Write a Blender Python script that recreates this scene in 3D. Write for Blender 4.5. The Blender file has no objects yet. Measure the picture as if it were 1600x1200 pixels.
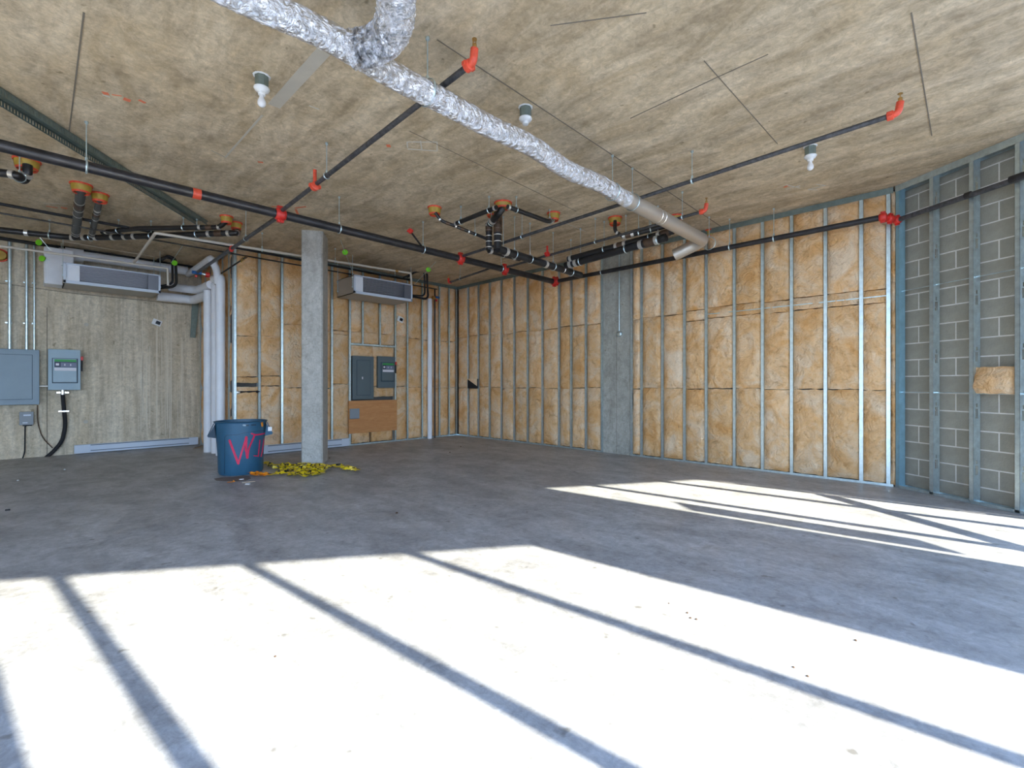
import bpy, bmesh, math, random
from mathutils import Vector, Matrix, noise

random.seed(7)
sc = bpy.context.scene
COL = sc.collection
F = 736.0                       # focal length in pixels of the 1600 px wide frame
PHI = math.radians(45.63)
CA, SA = math.cos(PHI), math.sin(PHI)
H = 3.70                        # ceiling height
CX, CY = -1.356, 11.74


def N(X, Y, z=0.0):             # survey frame (camera at 0,0 looking +Y) -> room frame (far corner at 0,0)
    rx, ry = X - CX, Y - CY
    return Vector((CA * rx + SA * ry, -SA * rx + CA * ry, z))


CAM = N(0, 0, 1.26)

# ------------------------------------------------------------------ camera
cd = bpy.data.cameras.new('camera')
cam = bpy.data.objects.new('camera', cd)
COL.objects.link(cam)
cam.location = CAM
cam.rotation_euler = (math.radians(90), 0, -PHI)
cd.sensor_width = 36
cd.lens = F / 1600 * 36
cd.shift_y = 1 / 1600
cd.clip_start = 0.05
cd.clip_end = 500
sc.camera = cam

# ------------------------------------------------------------------ light
sc.view_settings.view_transform = 'Standard'
sc.view_settings.look = 'None'
sc.view_settings.gamma = 1
sc.view_settings.use_curve_mapping = False
sc.view_settings.exposure = 1.45
sc.cycles.max_bounces = 10
sc.cycles.diffuse_bounces = 7
sc.cycles.transparent_max_bounces = 12
sc.cycles.use_denoising = True
sc.cycles.sample_clamp_indirect = 8.0
sc.cycles.caustics_reflective = False
sc.cycles.caustics_refractive = False

SUN_AZ = Vector((-0.784, 0.621))            # travel direction of the light in the survey frame
TAN_E = 0.53
w = bpy.data.worlds.new('sky')
sc.world = w
w.use_nodes = True
nt = w.node_tree
bg = nt.nodes['Background']
bg.inputs['Strength'].default_value = 3.7
tc = nt.nodes.new('ShaderNodeTexCoord')
sx = nt.nodes.new('ShaderNodeSeparateXYZ')
cr = nt.nodes.new('ShaderNodeValToRGB')
nt.links.new(tc.outputs['Generated'], sx.inputs[0])
nt.links.new(sx.outputs['Z'], cr.inputs[0])
cr.color_ramp.elements[0].position = 0.0
cr.color_ramp.elements[0].color = (0.56, 0.72, 0.98, 1)
cr.color_ramp.elements[1].position = 0.6
cr.color_ramp.elements[1].color = (0.20, 0.42, 0.92, 1)
nt.links.new(cr.outputs[0], bg.inputs['Color'])

sd = bpy.data.lights.new('sun', 'SUN')
sd.energy = 10.5
sd.angle = math.radians(0.6)
sd.color = (1.0, 0.91, 0.78)
sun = bpy.data.objects.new('sun', sd)
COL.objects.link(sun)
d2 = Vector((CA * SUN_AZ.x + SA * SUN_AZ.y, -SA * SUN_AZ.x + CA * SUN_AZ.y)).normalized()
sdir = Vector((d2.x, d2.y, -TAN_E)).normalized()
sun.rotation_euler = sdir.to_track_quat('-Z', 'Y').to_euler()
sun.location = (-6, -14, 9)


# ------------------------------------------------------------------ survey helpers
def ray(px, py):
    dx, dz = (px - 800) / F, (601 - py) / F
    return Vector((CA * dx + SA, -SA * dx + CA, dz))


def Pz(px, py, z):
    r = ray(px, py)
    return CAM + r * ((z - CAM.z) / r.z)


def Py(px, py, y):
    r = ray(px, py)
    return CAM + r * ((y - CAM.y) / r.y)


def Px(px, py, x):
    r = ray(px, py)
    return CAM + r * ((x - CAM.x) / r.x)


def PD(px, py, D):              # at depth D
    return CAM + ray(px, py) * D


R0 = N(4.708, 5.814)            # where the block wall starts
TS = (N(4.708 + 0.194, 5.814 - 0.981) - R0).normalized()     # along block wall, towards camera side
OS = Vector((-TS.y, TS.x, 0))   # outwards, away from the room
if (R0 + OS - CAM).length < (R0 - OS - CAM).length:
    OS = -OS


def Pside(px, py, d=0.0):       # pixel -> point on the plane of the block wall studs, d outwards
    r = ray(px, py)
    k = ((R0 - CAM).dot(OS) + d) / r.dot(OS)
    return CAM + r * k


def side(t, d, z=0.0):
    p = R0 + TS * t + OS * d
    return Vector((p.x, p.y, z))


# ------------------------------------------------------------------ materials
MATS = {}


def mat(name, col, rough=0.6, metal=0.0, var=0.0, scale=6.0, bump=0.0, bscale=None, col2=None, stretch=None, spec=None, detail=6.0, distort=0.0):
    if name in MATS:
        return MATS[name]
    m = bpy.data.materials.new(name)
    m.use_nodes = True
    t = m.node_tree
    b = t.nodes['Principled BSDF']
    b.inputs['Base Color'].default_value = (*col, 1)
    b.inputs['Roughness'].default_value = rough
    b.inputs['Metallic'].default_value = metal
    if spec is not None:
        b.inputs['Specular IOR Level'].default_value = spec
    co = t.nodes.new('ShaderNodeTexCoord')
    mp = t.nodes.new('ShaderNodeMapping')
    t.links.new(co.outputs['Object'], mp.inputs[0])
    if stretch:
        mp.inputs['Scale'].default_value = stretch
    if var or col2:
        n = t.nodes.new('ShaderNodeTexNoise')
        n.inputs['Scale'].default_value = scale
        n.inputs['Detail'].default_value = detail
        n.inputs['Roughness'].default_value = 0.65
        n.inputs['Distortion'].default_value = distort
        t.links.new(mp.outputs[0], n.inputs['Vector'])
        r = t.nodes.new('ShaderNodeValToRGB')
        r.color_ramp.elements[0].position = 0.32
        r.color_ramp.elements[1].position = 0.68
        c2 = col2 or tuple(min(1, c * (1 + var)) for c in col)
        c1 = col if col2 else tuple(c * (1 - var) for c in col)
        r.color_ramp.elements[0].color = (*c1, 1)
        r.color_ramp.elements[1].color = (*c2, 1)
        t.links.new(n.outputs['Fac'], r.inputs[0])
        t.links.new(r.outputs[0], b.inputs['Base Color'])
    if bump:
        n2 = t.nodes.new('ShaderNodeTexNoise')
        n2.inputs['Scale'].default_value = bscale or scale * 3
        n2.inputs['Detail'].default_value = 5
        t.links.new(mp.outputs[0], n2.inputs['Vector'])
        bp = t.nodes.new('ShaderNodeBump')
        bp.inputs['Strength'].default_value = bump
        bp.inputs['Distance'].default_value = 0.02
        t.links.new(n2.outputs['Fac'], bp.inputs['Height'])
        t.links.new(bp.outputs[0], b.inputs['Normal'])
    MATS[name] = m
    return m


def nmath(t, op, a, b):
    n = t.nodes.new('ShaderNodeMath')
    n.operation = op
    for i, v in enumerate((a, b)):
        if isinstance(v, (int, float)):
            n.inputs[i].default_value = v
        else:
            t.links.new(v, n.inputs[i])
    return n.outputs[0]


def nnoise(t, vec, scale, detail=6, rough=0.6, distort=0.0):
    n = t.nodes.new('ShaderNodeTexNoise')
    n.inputs['Scale'].default_value = scale
    n.inputs['Detail'].default_value = detail
    n.inputs['Roughness'].default_value = rough
    n.inputs['Distortion'].default_value = distort
    t.links.new(vec, n.inputs['Vector'])
    return n.outputs['Fac']


def nramp(t, fac, stops):
    r = t.nodes.new('ShaderNodeValToRGB')
    e = r.color_ramp.elements
    while len(e) < len(stops):
        e.new(0.5)
    for i, (p, c) in enumerate(stops):
        e[i].position = p
        e[i].color = (*c, 1) if len(c) == 3 else c
    t.links.new(fac, r.inputs[0])
    return r.outputs[0]


def nmix(t, fac, a, b, mode='MIX'):
    n = t.nodes.new('ShaderNodeMix')
    n.data_type = 'RGBA'
    n.blend_type = mode
    for s, v in ((0, fac), (6, a), (7, b)):
        if isinstance(v, (int, float)):
            n.inputs[s].default_value = v
        elif isinstance(v, tuple):
            n.inputs[s].default_value = (*v, 1)
        else:
            t.links.new(v, n.inputs[s])
    return n.outputs[2]


def nmap(t, scale=(1, 1, 1), rot=(0, 0, 0)):
    co = t.nodes.new('ShaderNodeTexCoord')
    mp = t.nodes.new('ShaderNodeMapping')
    mp.inputs['Scale'].default_value = scale
    mp.inputs['Rotation'].default_value = rot
    t.links.new(co.outputs['Object'], mp.inputs[0])
    return mp.outputs[0]


def concrete(name, base, blotch, light, dark, streak, rot=(0, 0, 0), rough=0.85, bump=0.25, big=0.5, rmin=None):
    m = bpy.data.materials.new(name)
    m.use_nodes = True
    t = m.node_tree
    b = t.nodes['Principled BSDF']
    v1 = nmap(t, rot=rot)
    vs = nmap(t, scale=streak, rot=rot)
    c = nramp(t, nnoise(t, v1, big, 7, 0.62, 0.6), [(0.33, base), (0.66, blotch)])
    st = nramp(t, nnoise(t, vs, 1.3, 8, 0.66, 0.9), [(0.40, (0, 0, 0)), (0.72, (1, 1, 1))])
    c = nmix(t, st, c, light)
    st2 = nramp(t, nnoise(t, vs, 2.3, 6, 0.7, 0.4), [(0.47, (0, 0, 0)), (0.76, (0.85, 0.85, 0.85))])
    c = nmix(t, st2, c, dark)
    fine = nramp(t, nnoise(t, v1, 18, 8, 0.8, 0.8), [(0.3, (0.66, 0.66, 0.65)), (0.7, (1.20, 1.20, 1.20))])
    c = nmix(t, 1.0, c, fine, 'MULTIPLY')
    swirl = nramp(t, nnoise(t, v1, 3.2, 9, 0.72, 2.4), [(0.36, (0.74, 0.73, 0.70)), (0.50, (1, 1, 1)), (0.66, (1.12, 1.12, 1.12))])
    c = nmix(t, 0.5, c, nmix(t, 1.0, c, swirl, 'MULTIPLY'))
    pits = nramp(t, nnoise(t, v1, 11, 2, 0.5), [(0.70, (1, 1, 1)), (0.76, (0.62, 0.60, 0.56))])
    c = nmix(t, 1.0, c, pits, 'MULTIPLY')
    t.links.new(c, b.inputs['Base Color'])
    b.inputs['Roughness'].default_value = rough
    if rmin is not None:
        r = nramp(t, nnoise(t, v1, 1.7, 6, 0.7, 1.0), [(0.35, (rmin,) * 3), (0.7, (rough,) * 3)])
        t.links.new(r, b.inputs['Roughness'])
    bp = t.nodes.new('ShaderNodeBump')
    bp.inputs['Strength'].default_value = bump
    bp.inputs['Distance'].default_value = 0.01
    t.links.new(nnoise(t, v1, 30, 6, 0.7), bp.inputs['Height'])
    t.links.new(bp.outputs[0], b.inputs['Normal'])
    MATS[name] = m
    return m


M_ceil = concrete('ceiling_concrete', (0.64, 0.495, 0.31), (0.46, 0.36, 0.23), (0.82, 0.69, 0.50), (0.31, 0.235, 0.15), (2.4, 0.8, 1), big=1.3)
M_floor = concrete('floor_concrete', (0.37, 0.375, 0.385), (0.29, 0.292, 0.30), (0.50, 0.51, 0.525), (0.23, 0.228, 0.228), (1.9, 0.9, 1), rot=(0, 0, 0.6), rough=0.62, bump=0.08, big=1.1, rmin=0.34)
M_wallc = concrete('wall_concrete', (0.70, 0.585, 0.41), (0.54, 0.45, 0.32), (0.82, 0.73, 0.57), (0.36, 0.29, 0.20), (3.6, 1, 0.30), big=1.0)
M_colc = concrete('column_concrete', (0.47, 0.45, 0.40), (0.41, 0.39, 0.35), (0.54, 0.52, 0.47), (0.34, 0.32, 0.28), (2, 2, 1.0), big=1.6, bump=0.15)
M_pier = concrete('pier_concrete', (0.42, 0.41, 0.35), (0.34, 0.33, 0.28), (0.50, 0.49, 0.43), (0.26, 0.25, 0.21), (2, 2, 0.8), big=1.6, bump=0.15)
M_back = mat('backing_board', (0.10, 0.095, 0.085), 0.9)  # dark tone puts the shadow gaps around the batts into the colour
M_ground = mat('pavement', (0.42, 0.41, 0.39), 0.9, var=0.12, scale=2)
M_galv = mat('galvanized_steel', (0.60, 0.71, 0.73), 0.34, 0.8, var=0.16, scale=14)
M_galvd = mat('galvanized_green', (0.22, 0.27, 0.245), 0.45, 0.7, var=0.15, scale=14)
M_alu = mat('dark_aluminium', (0.12, 0.12, 0.125), 0.45, 0.4)
M_black = mat('black_steel_pipe', (0.030, 0.028, 0.030), 0.42, 0.25, var=0.5, scale=5)
M_bgrey = mat('grey_black_pipe', (0.075, 0.075, 0.080), 0.5, 0.3, var=0.5, scale=22)
M_drain = mat('cast_iron_black', (0.022, 0.021, 0.022), 0.4, 0.2, var=0.3, scale=5)
M_brown = mat('rusty_fitting', (0.085, 0.05, 0.03), 0.55, 0.2, var=0.4, scale=12)
M_rubber = mat('black_rubber_foam', (0.012, 0.012, 0.014), 0.75)
M_red = mat('red_fitting', (0.62, 0.030, 0.022), 0.38, 0.0, var=0.25, scale=20)
M_orange = mat('orange_fitting', (0.72, 0.085, 0.04), 0.4, 0.0, var=0.2, scale=20)
M_brass = mat('brass', (0.50, 0.30, 0.10), 0.35, 0.8)
M_white = mat('white_jacket', (0.80, 0.81, 0.83), 0.5, var=0.05, scale=4, bump=0.05)
M_pvc = mat('cream_pvc', (0.66, 0.60, 0.50), 0.4)
M_porc = mat('white_porcelain', (0.78, 0.78, 0.76), 0.3)
M_bulb = mat('frosted_bulb', (0.80, 0.79, 0.78), 0.25)
M_steelw = mat('bright_clamp', (0.74, 0.72, 0.68), 0.28, 0.7)
M_panel = mat('panel_grey_blue', (0.155, 0.215, 0.26), 0.42, 0.1, var=0.05, scale=3)
M_panel2 = mat('panel_grey_green', (0.10, 0.135, 0.145), 0.45, 0.1, var=0.05, scale=3)
M_panell = mat('switch_grey', (0.24, 0.33, 0.38), 0.42, 0.1, var=0.05, scale=3)
M_green = mat('label_green', (0.03, 0.30, 0.06), 0.5)
M_navy = mat('label_navy', (0.03, 0.04, 0.08), 0.5)
M_lwhite = mat('label_white', (0.72, 0.70, 0.74), 0.5)
M_lime = mat('lime_tag', (0.22, 0.72, 0.02), 0.5)
M_blue = mat('blue_valve', (0.02, 0.12, 0.36), 0.4)
M_can = mat('blue_plastic', (0.022, 0.095, 0.165), 0.42, var=0.10, scale=4)
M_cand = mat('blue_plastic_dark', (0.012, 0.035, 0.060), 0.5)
M_spray = mat('magenta_spray', (0.62, 0.012, 0.07), 0.5, var=0.12, scale=30)
M_ply = mat('plywood', (0.50, 0.20, 0.06), 0.6, col2=(0.62, 0.30, 0.11), scale=2.2, stretch=(1.2, 1, 9), distort=1.5)
M_wood = mat('scrap_wood', (0.42, 0.33, 0.24), 0.8, var=0.2, scale=8)
M_heat = mat('heater_white', (0.60, 0.66, 0.74), 0.4)
M_heatd = mat('heater_shadow_slot', (0.12, 0.15, 0.19), 0.5)
M_block = mat('concrete_block', (0.29, 0.285, 0.235), 0.9, col2=(0.39, 0.38, 0.32), scale=5, bump=0.25, bscale=55)
M_mortar = mat('mortar', (0.74, 0.73, 0.69), 0.95, var=0.08, scale=20, bump=0.2)
M_fin = mat('coil_fins', (0.34, 0.35, 0.39), 0.45, 0.4)
M_seal = mat('red_sealant', (0.70, 0.075, 0.03), 0.55, var=0.25, scale=30)
M_collar = mat('yellow_firestop', (0.50, 0.36, 0.05), 0.5, col2=(0.36, 0.20, 0.03), scale=14)
M_paint_o = mat('orange_paint_mark', (0.75, 0.20, 0.10), 0.8)
M_paint_w = mat('chalk_mark', (0.64, 0.60, 0.52), 0.9)
M_patch = mat('patched_concrete', (0.52, 0.48, 0.40), 0.9, var=0.06, scale=6)
M_lime_run = mat('lime_deposit', (0.72, 0.65, 0.52), 0.9, var=0.1, scale=12)
M_seam = mat('form_seam', (0.20, 0.17, 0.13), 0.9)
M_stain = mat('brown_floor_stain', (0.15, 0.12, 0.10), 0.7, var=0.3, scale=8)
M_oran = mat('orange_plastic', (0.80, 0.26, 0.01), 0.5, var=0.3, scale=25)


def insulation_mat():
    m = bpy.data.materials.new('glass_wool')
    m.use_nodes = True
    t = m.node_tree
    b = t.nodes['Principled BSDF']
    oi = t.nodes.new('ShaderNodeObjectInfo')
    co = t.nodes.new('ShaderNodeTexCoord')
    ad = t.nodes.new('ShaderNodeVectorMath')
    ad.operation = 'ADD'
    sc_ = t.nodes.new('ShaderNodeVectorMath')
    sc_.operation = 'SCALE'
    t.links.new(oi.outputs['Random'], sc_.inputs[0])
    sc_.inputs['Scale'].default_value = 30
    t.links.new(co.outputs['Object'], ad.inputs[0])
    t.links.new(sc_.outputs[0], ad.inputs[1])
    v = ad.outputs[0]
    c = nramp(t, nnoise(t, v, 2.6, 7, 0.62, 0.8), [(0.34, (0.80, 0.445, 0.18)), (0.48, (0.88, 0.575, 0.30)), (0.64, (0.90, 0.70, 0.48))])
    veins = nramp(t, nnoise(t, v, 5, 9, 0.70, 2.6), [(0.32, (0.55, 0.42, 0.32)), (0.46, (1, 1, 1)), (0.66, (1.08, 1.08, 1.10))])
    c = nmix(t, 0.55, c, nmix(t, 1.0, c, veins, 'MULTIPLY'))
    fib = nramp(t, nnoise(t, v, 30, 8, 0.8, 1.5), [(0.34, (0.76, 0.66, 0.56)), (0.50, (1.02, 1.02, 1.02))])
    c = nmix(t, 0.5, c, nmix(t, 1.0, c, fib, 'MULTIPLY'))
    spots = nramp(t, nnoise(t, v, 1.9, 3, 0.5), [(0.68, (0, 0, 0)), (0.76, (0.55, 0.55, 0.55))])
    c = nmix(t, spots, c, (0.72, 0.32, 0.06))
    rv = nramp(t, oi.outputs['Random'], [(0.0, (0.90, 0.86, 0.80)), (1.0, (1.06, 1.06, 1.08))])
    c = nmix(t, 1.0, c, rv, 'MULTIPLY')
    t.links.new(c, b.inputs['Base Color'])
    b.inputs['Roughness'].default_value = 1.0
    b.inputs['Specular IOR Level'].default_value = 0.1
    bp = t.nodes.new('ShaderNodeBump')
    bp.inputs['Strength'].default_value = 1.0
    bp.inputs['Distance'].default_value = 0.05
    t.links.new(nnoise(t, v, 7, 7, 0.66, 1.6), bp.inputs['Height'])
    t.links.new(bp.outputs[0], b.inputs['Normal'])
    return m


M_wool = insulation_mat()


def tape_mat():
    m = bpy.data.materials.new('caution_tape')
    m.use_nodes = True
    t = m.node_tree
    b = t.nodes['Principled BSDF']
    v = nmap(t)
    f = nramp(t, nnoise(t, v, 16, 2, 0.5), [(0.54, (0.68, 0.50, 0.01)), (0.57, (0.02, 0.02, 0.015))])
    t.links.new(f, b.inputs['Base Color'])
    b.inputs['Roughness'].default_value = 0.4
    return m


M_tape = tape_mat()


def foil_mat():
    m = bpy.data.materials.new('crinkled_foil')
    m.use_nodes = True
    t = m.node_tree
    b = t.nodes['Principled BSDF']
    b.inputs['Base Color'].default_value = (0.86, 0.86, 0.88, 1)
    b.inputs['Metallic'].default_value = 0.95
    b.inputs['Roughness'].default_value = 0.27
    v = nmap(t, scale=(1.0, 0.8, 0.8))
    bp = t.nodes.new('ShaderNodeBump')
    bp.inputs['Strength'].default_value = 1.0
    bp.inputs['Distance'].default_value = 0.05
    t.links.new(nnoise(t, v, 20, 5, 0.62, 1.5), bp.inputs['Height'])
    t.links.new(bp.outputs[0], b.inputs['Normal'])
    return m


M_foil = foil_mat()
M_foils = mat('smooth_foil', (0.62, 0.57, 0.50), 0.42, 0.75, bump=0.12, bscale=12)


def glass_mat():
    m = bpy.data.materials.new('window_glass')
    m.use_nodes = True
    t = m.node_tree
    t.nodes.clear()
    o = t.nodes.new('ShaderNodeOutputMaterial')
    mx = t.nodes.new('ShaderNodeMixShader')
    tr = t.nodes.new('ShaderNodeBsdfTransparent')
    tr.inputs[0].default_value = (0.96, 0.98, 0.97, 1)
    gl = t.nodes.new('ShaderNodeBsdfGlossy')
    gl.inputs['Roughness'].default_value = 0.02
    mx.inputs[0].default_value = 0.05
    t.links.new(tr.outputs[0], mx.inputs[1])
    t.links.new(gl.outputs[0], mx.inputs[2])
    t.links.new(mx.outputs[0], o.inputs[0])
    return m


M_glass = glass_mat()


# ------------------------------------------------------------------ mesh builder
class MB:
    def __init__(s):
        s.v, s.f = [], []

    def box(s, c, size, ax=None, ay=None):
        c = Vector(c)
        ax = Vector(ax).normalized() if ax is not None else Vector((1, 0, 0))
        ay = Vector(ay).normalized() if ay is not None else Vector((-ax.y, ax.x, 0)).normalized()
        az = ax.cross(ay)
        i = len(s.v)
        for dx in (-.5, .5):
            for dy in (-.5, .5):
                for dz in (-.5, .5):
                    s.v.append(c + ax * size[0] * dx + ay * size[1] * dy + az * size[2] * dz)
        for q in ((0, 1, 3, 2), (4, 6, 7, 5), (0, 4, 5, 1), (2, 3, 7, 6), (0, 2, 6, 4), (1, 5, 7, 3)):
            s.f.append(tuple(i + k for k in q))
        return s

    def bb(s, a, b):
        a, b = Vector(a), Vector(b)
        return s.box((a + b) / 2, [abs(x) for x in (b - a)])

    def bar(s, a, b, wd, hd, up=(0, 0, 1)):
        a, b = Vector(a), Vector(b)
        ax = (b - a)
        L = ax.length
        ax.normalize()
        up = Vector(up)
        ay = up.cross(ax)
        if ay.length < 1e-4:
            ay = Vector((0, 1, 0)).cross(ax)
        return s.box((a + b) / 2, (L, wd, hd), ax, ay.normalized())

    def tube(s, pts, r, n=12, caps=True, rfun=None):
        pts = [Vector(p) for p in pts]
        m = len(pts)
        rs = r if isinstance(r, (list, tuple)) else [r] * m
        tang = []
        for k in range(m):
            a = pts[max(0, k - 1)]
            b = pts[min(m - 1, k + 1)]
            tang.append((b - a).normalized())
        u = tang[0].cross(Vector((0, 0, 1)))
        if u.length < 0.05:
            u = tang[0].cross(Vector((1, 0, 0)))
        u.normalize()
        i0 = len(s.v)
        for k in range(m):
            t = tang[k]
            u = (u - t * u.dot(t))
            u.normalize()
            wv = t.cross(u)
            for j in range(n):
                a = 2 * math.pi * j / n
                rr = rs[k] * (rfun(k, j) if rfun else 1)
                s.v.append(pts[k] + (u * math.cos(a) + wv * math.sin(a)) * rr)
        for k in range(m - 1):
            for j in range(n):
                a = i0 + k * n + j
                b = i0 + k * n + (j + 1) % n
                s.f.append((a, b, b + n, a + n))
        if caps:
            s.f.append(tuple(i0 + j for j in range(n))[::-1])
            s.f.append(tuple(i0 + (m - 1) * n + j for j in range(n)))
        return s

    def lathe(s, c, prof, n=20, axis=(0, 0, 1)):
        c = Vector(c)
        ax = Vector(axis).normalized()
        pts = [c + ax * z for (r, z) in prof]
        u = ax.cross(Vector((1, 0, 0)))
        if u.length < 0.05:
            u = ax.cross(Vector((0, 1, 0)))
        u.normalize()
        wv = ax.cross(u)
        i0 = len(s.v)
        for (r, z) in prof:
            for j in range(n):
                a = 2 * math.pi * j / n
                s.v.append(c + ax * z + (u * math.cos(a) + wv * math.sin(a)) * max(r, 1e-4))
        for k in range(len(prof) - 1):
            for j in range(n):
                a = i0 + k * n + j
                b = i0 + k * n + (j + 1) % n
                s.f.append((a, b, b + n, a + n))
        s.f.append(tuple(i0 + j for j in range(n))[::-1])
        s.f.append(tuple(i0 + (len(prof) - 1) * n + j for j in range(n)))
        return s

    def torus(s, c, R, r, axis=(0, 0, 1), n=16, m=6):
        c = Vector(c)
        ax = Vector(axis).normalized()
        u = ax.cross(Vector((0, 0, 1)))
        if u.length < 0.05:
            u = Vector((1, 0, 0))
        u.normalize()
        wv = ax.cross(u)
        i0 = len(s.v)
        for k in range(n):
            a = 2 * math.pi * k / n
            e = u * math.cos(a) + wv * math.sin(a)
            for j in range(m):
                b = 2 * math.pi * j / m
                s.v.append(c + e * (R + r * math.cos(b)) + ax * r * math.sin(b) * 1.6)
        for k in range(n):
            for j in range(m):
                a = i0 + k * m + j
                b = i0 + k * m + (j + 1) % m
                c2 = i0 + ((k + 1) % n) * m + (j + 1) % m
                d = i0 + ((k + 1) % n) * m + j
                s.f.append((a, b, c2, d))
        return s

    def poly(s, pts, thick=(0, 0, 0.01)):
        pts = [Vector(p) for p in pts]
        th = Vector(thick)
        i = len(s.v)
        n = len(pts)
        s.v += pts + [p + th for p in pts]
        s.f.append(tuple(range(i, i + n))[::-1])
        s.f.append(tuple(range(i + n, i + 2 * n)))
        for k in range(n):
            s.f.append((i + k, i + (k + 1) % n, i + n + (k + 1) % n, i + n + k))
        return s

    def build(s, name, m, parent=None, smooth=False, bevel=0.0, label=None, cat=None, group=None, kind=None, base=False):
        xs = [p.x for p in s.v]; ys = [p.y for p in s.v]; zs = [p.z for p in s.v]
        org = Vector(((min(xs) + max(xs)) / 2, (min(ys) + max(ys)) / 2, min(zs) if base else (min(zs) + max(zs)) / 2))
        me = bpy.data.meshes.new(name)
        me.from_pydata([tuple(p - org) for p in s.v], [], s.f)
        me.materials.append(m)
        bm = bmesh.new()
        bm.from_mesh(me)
        bmesh.ops.recalc_face_normals(bm, faces=bm.faces)
        bm.to_mesh(me)
        bm.free()
        if smooth:
            for p in me.polygons:
                p.use_smooth = True
            me.set_sharp_from_angle(angle=math.radians(42))
        o = bpy.data.objects.new(name, me)
        COL.objects.link(o)
        if bevel:
            bv = o.modifiers.new('bevel', 'BEVEL')
            bv.width = bevel
            bv.segments = 2
            bv.limit_method = 'ANGLE'
        place(o, org, parent)
        if label: o['label'] = label
        if cat: o['category'] = cat
        if group: o['group'] = group
        if kind: o['kind'] = kind
        return o


WORLD = {}


def place(o, org, parent):
    WORLD[o.name] = Vector(org)
    if parent is not None:
        o.parent = parent
        o.location = Vector(org) - WORLD[parent.name]
    else:
        o.location = org


def empty(name, loc, label, cat, group=None, kind=None):
    o = bpy.data.objects.new(name, None)
    COL.objects.link(o)
    o.empty_display_size = 0.1
    place(o, Vector(loc), None)
    o['label'] = label
    if cat: o['category'] = cat
    if group: o['group'] = group
    if kind: o['kind'] = kind
    return o


def arc(pts, rad, seg=5):
    """round the corners of a polyline"""
    pts = [Vector(p) for p in pts]
    out = [pts[0]]
    for k in range(1, len(pts) - 1):
        a, b, c = pts[k - 1], pts[k], pts[k + 1]
        d1, d2_ = (a - b), (c - b)
        r = min(rad, d1.length * 0.45, d2_.length * 0.45)
        p1, p2 = b + d1.normalized() * r, b + d2_.normalized() * r
        for q in range(seg + 1):
            t = q / seg
            out.append(p1 * (1 - t) ** 2 + b * 2 * t * (1 - t) + p2 * t * t)
    out.append(pts[-1])
    return out


# ================================================================== SETTING
# room outline: far corner (0,0); right wall x=0; insulated back wall y=0; return at x=XK; recessed concrete wall y=YR
XK, YR = -4.948, 2.47
XL = -14.0
YB = -8.478
# storefront behind the camera
W0 = N(4.98, -0.14)
UD = (N(4.98 + 0.981, -0.14 + 0.19) - W0).normalized()      # along storefront to the right
WN = Vector((-UD.y, UD.x, 0))                                # into the room
if (W0 + WN - N(0, 3)).length > (W0 - WN - N(0, 3)).length:
    WN = -WN
S_END = side(1.645, 0.0)


def wline(s, d=0.0, z=0.0):     # s along storefront measured from W0 to the left
    p = W0 - UD * s - WN * d
    return Vector((p.x, p.y, z))


MB().bb((XL - 1, -22, -0.25), (3.0, YR + 0.6, 0)).build('floor', M_floor, kind='structure')
tY = lambda Y: (5.814 - Y) / 0.981
cpts = [Vector((XL - 0.2, YR + 0.4, H)), Vector((0.35, YR + 0.4, H)), Vector((0.35, YB - 0.05, H)), side(0.05, 0.32, H), side(tY(0.2), 0.32, H), wline(-1.15, 0.2, H), wline(12.33, 0.2, H)]
ceil = MB().poly(cpts, (0, 0, 0.35))
ceil_o = ceil.build('ceiling', M_ceil, kind='structure')
MB().bb((-60, -70, -0.45), (50, 30, -0.27)).build('ground', M_ground, kind='structure')

# recessed concrete wall, left side wall
wl = MB().bb((XL, YR, 0), (XK + 0.15, YR + 0.25, H)).build('wall_left', M_wallc, kind='structure')
MB().bb((XL - 0.2, -6.2, 0), (XL, YR + 0.25, H)).build('wall_far_left', M_wallc, kind='structure')

for (a_, b_) in (((-10, 441), (112, 458)), ((112, 458), (310, 478))):
    MB().bar(Py(*a_, YR - 0.003), Py(*b_, YR - 0.003), 0.006, 0.010).build('form_seam', M_seam, wl)
sx_ = Py(73.5, 600, YR).x
MB().bb((sx_ - 0.005, YR - 0.004, 0), (sx_ + 0.005, YR, 2.62)).build('form_seam', M_seam, wl)
for (a_, b_) in ((135, 507), (134, 659), (395, 402), (53, 467), (54, 473)):
    q = Py(a_, b_, YR)
    MB().lathe(q, [(0.035 if a_ > 100 else 0.012, -0.001), (0.03 if a_ > 100 else 0.012, 0.003)], 12, (0, -1, 0)).build('tie_hole_plug', M_seam if a_ < 100 else M_patch, wl)
random.seed(3)
for i in range(26):                                              # lime runs down the wall
    px_ = random.uniform(218, 286)
    q0_, q1_ = Py(px_, random.uniform(470, 600), YR), Py(px_ + random.uniform(-1, 1), random.uniform(640, 688), YR)
    MB().bar(q0_ + Vector((0, -0.001, 0)), q1_ + Vector((0, -0.001, 0)), 0.002, random.uniform(0.004, 0.011), up=(1, 0, 0)).build('lime_run', M_lime_run, wl)

# insulated walls: backing + tracks + studs + batts
wb = MB().bb((XK, 0.11, 0), (0.30, 0.30, H)).build('wall_back', M_back, kind='structure')
wt = MB().bb((XK + 0.11, 0.11, 0), (XK + 0.28, YR, H)).build('wall_return', M_back, kind='structure')
wr = MB().bb((0.11, YB - 0.02, 0), (0.30, 0.11, H)).build('wall_right', M_back, kind='structure')

HOLES = [0.35, 0.95, 1.55, 2.15, 2.75, 3.35]


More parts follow.
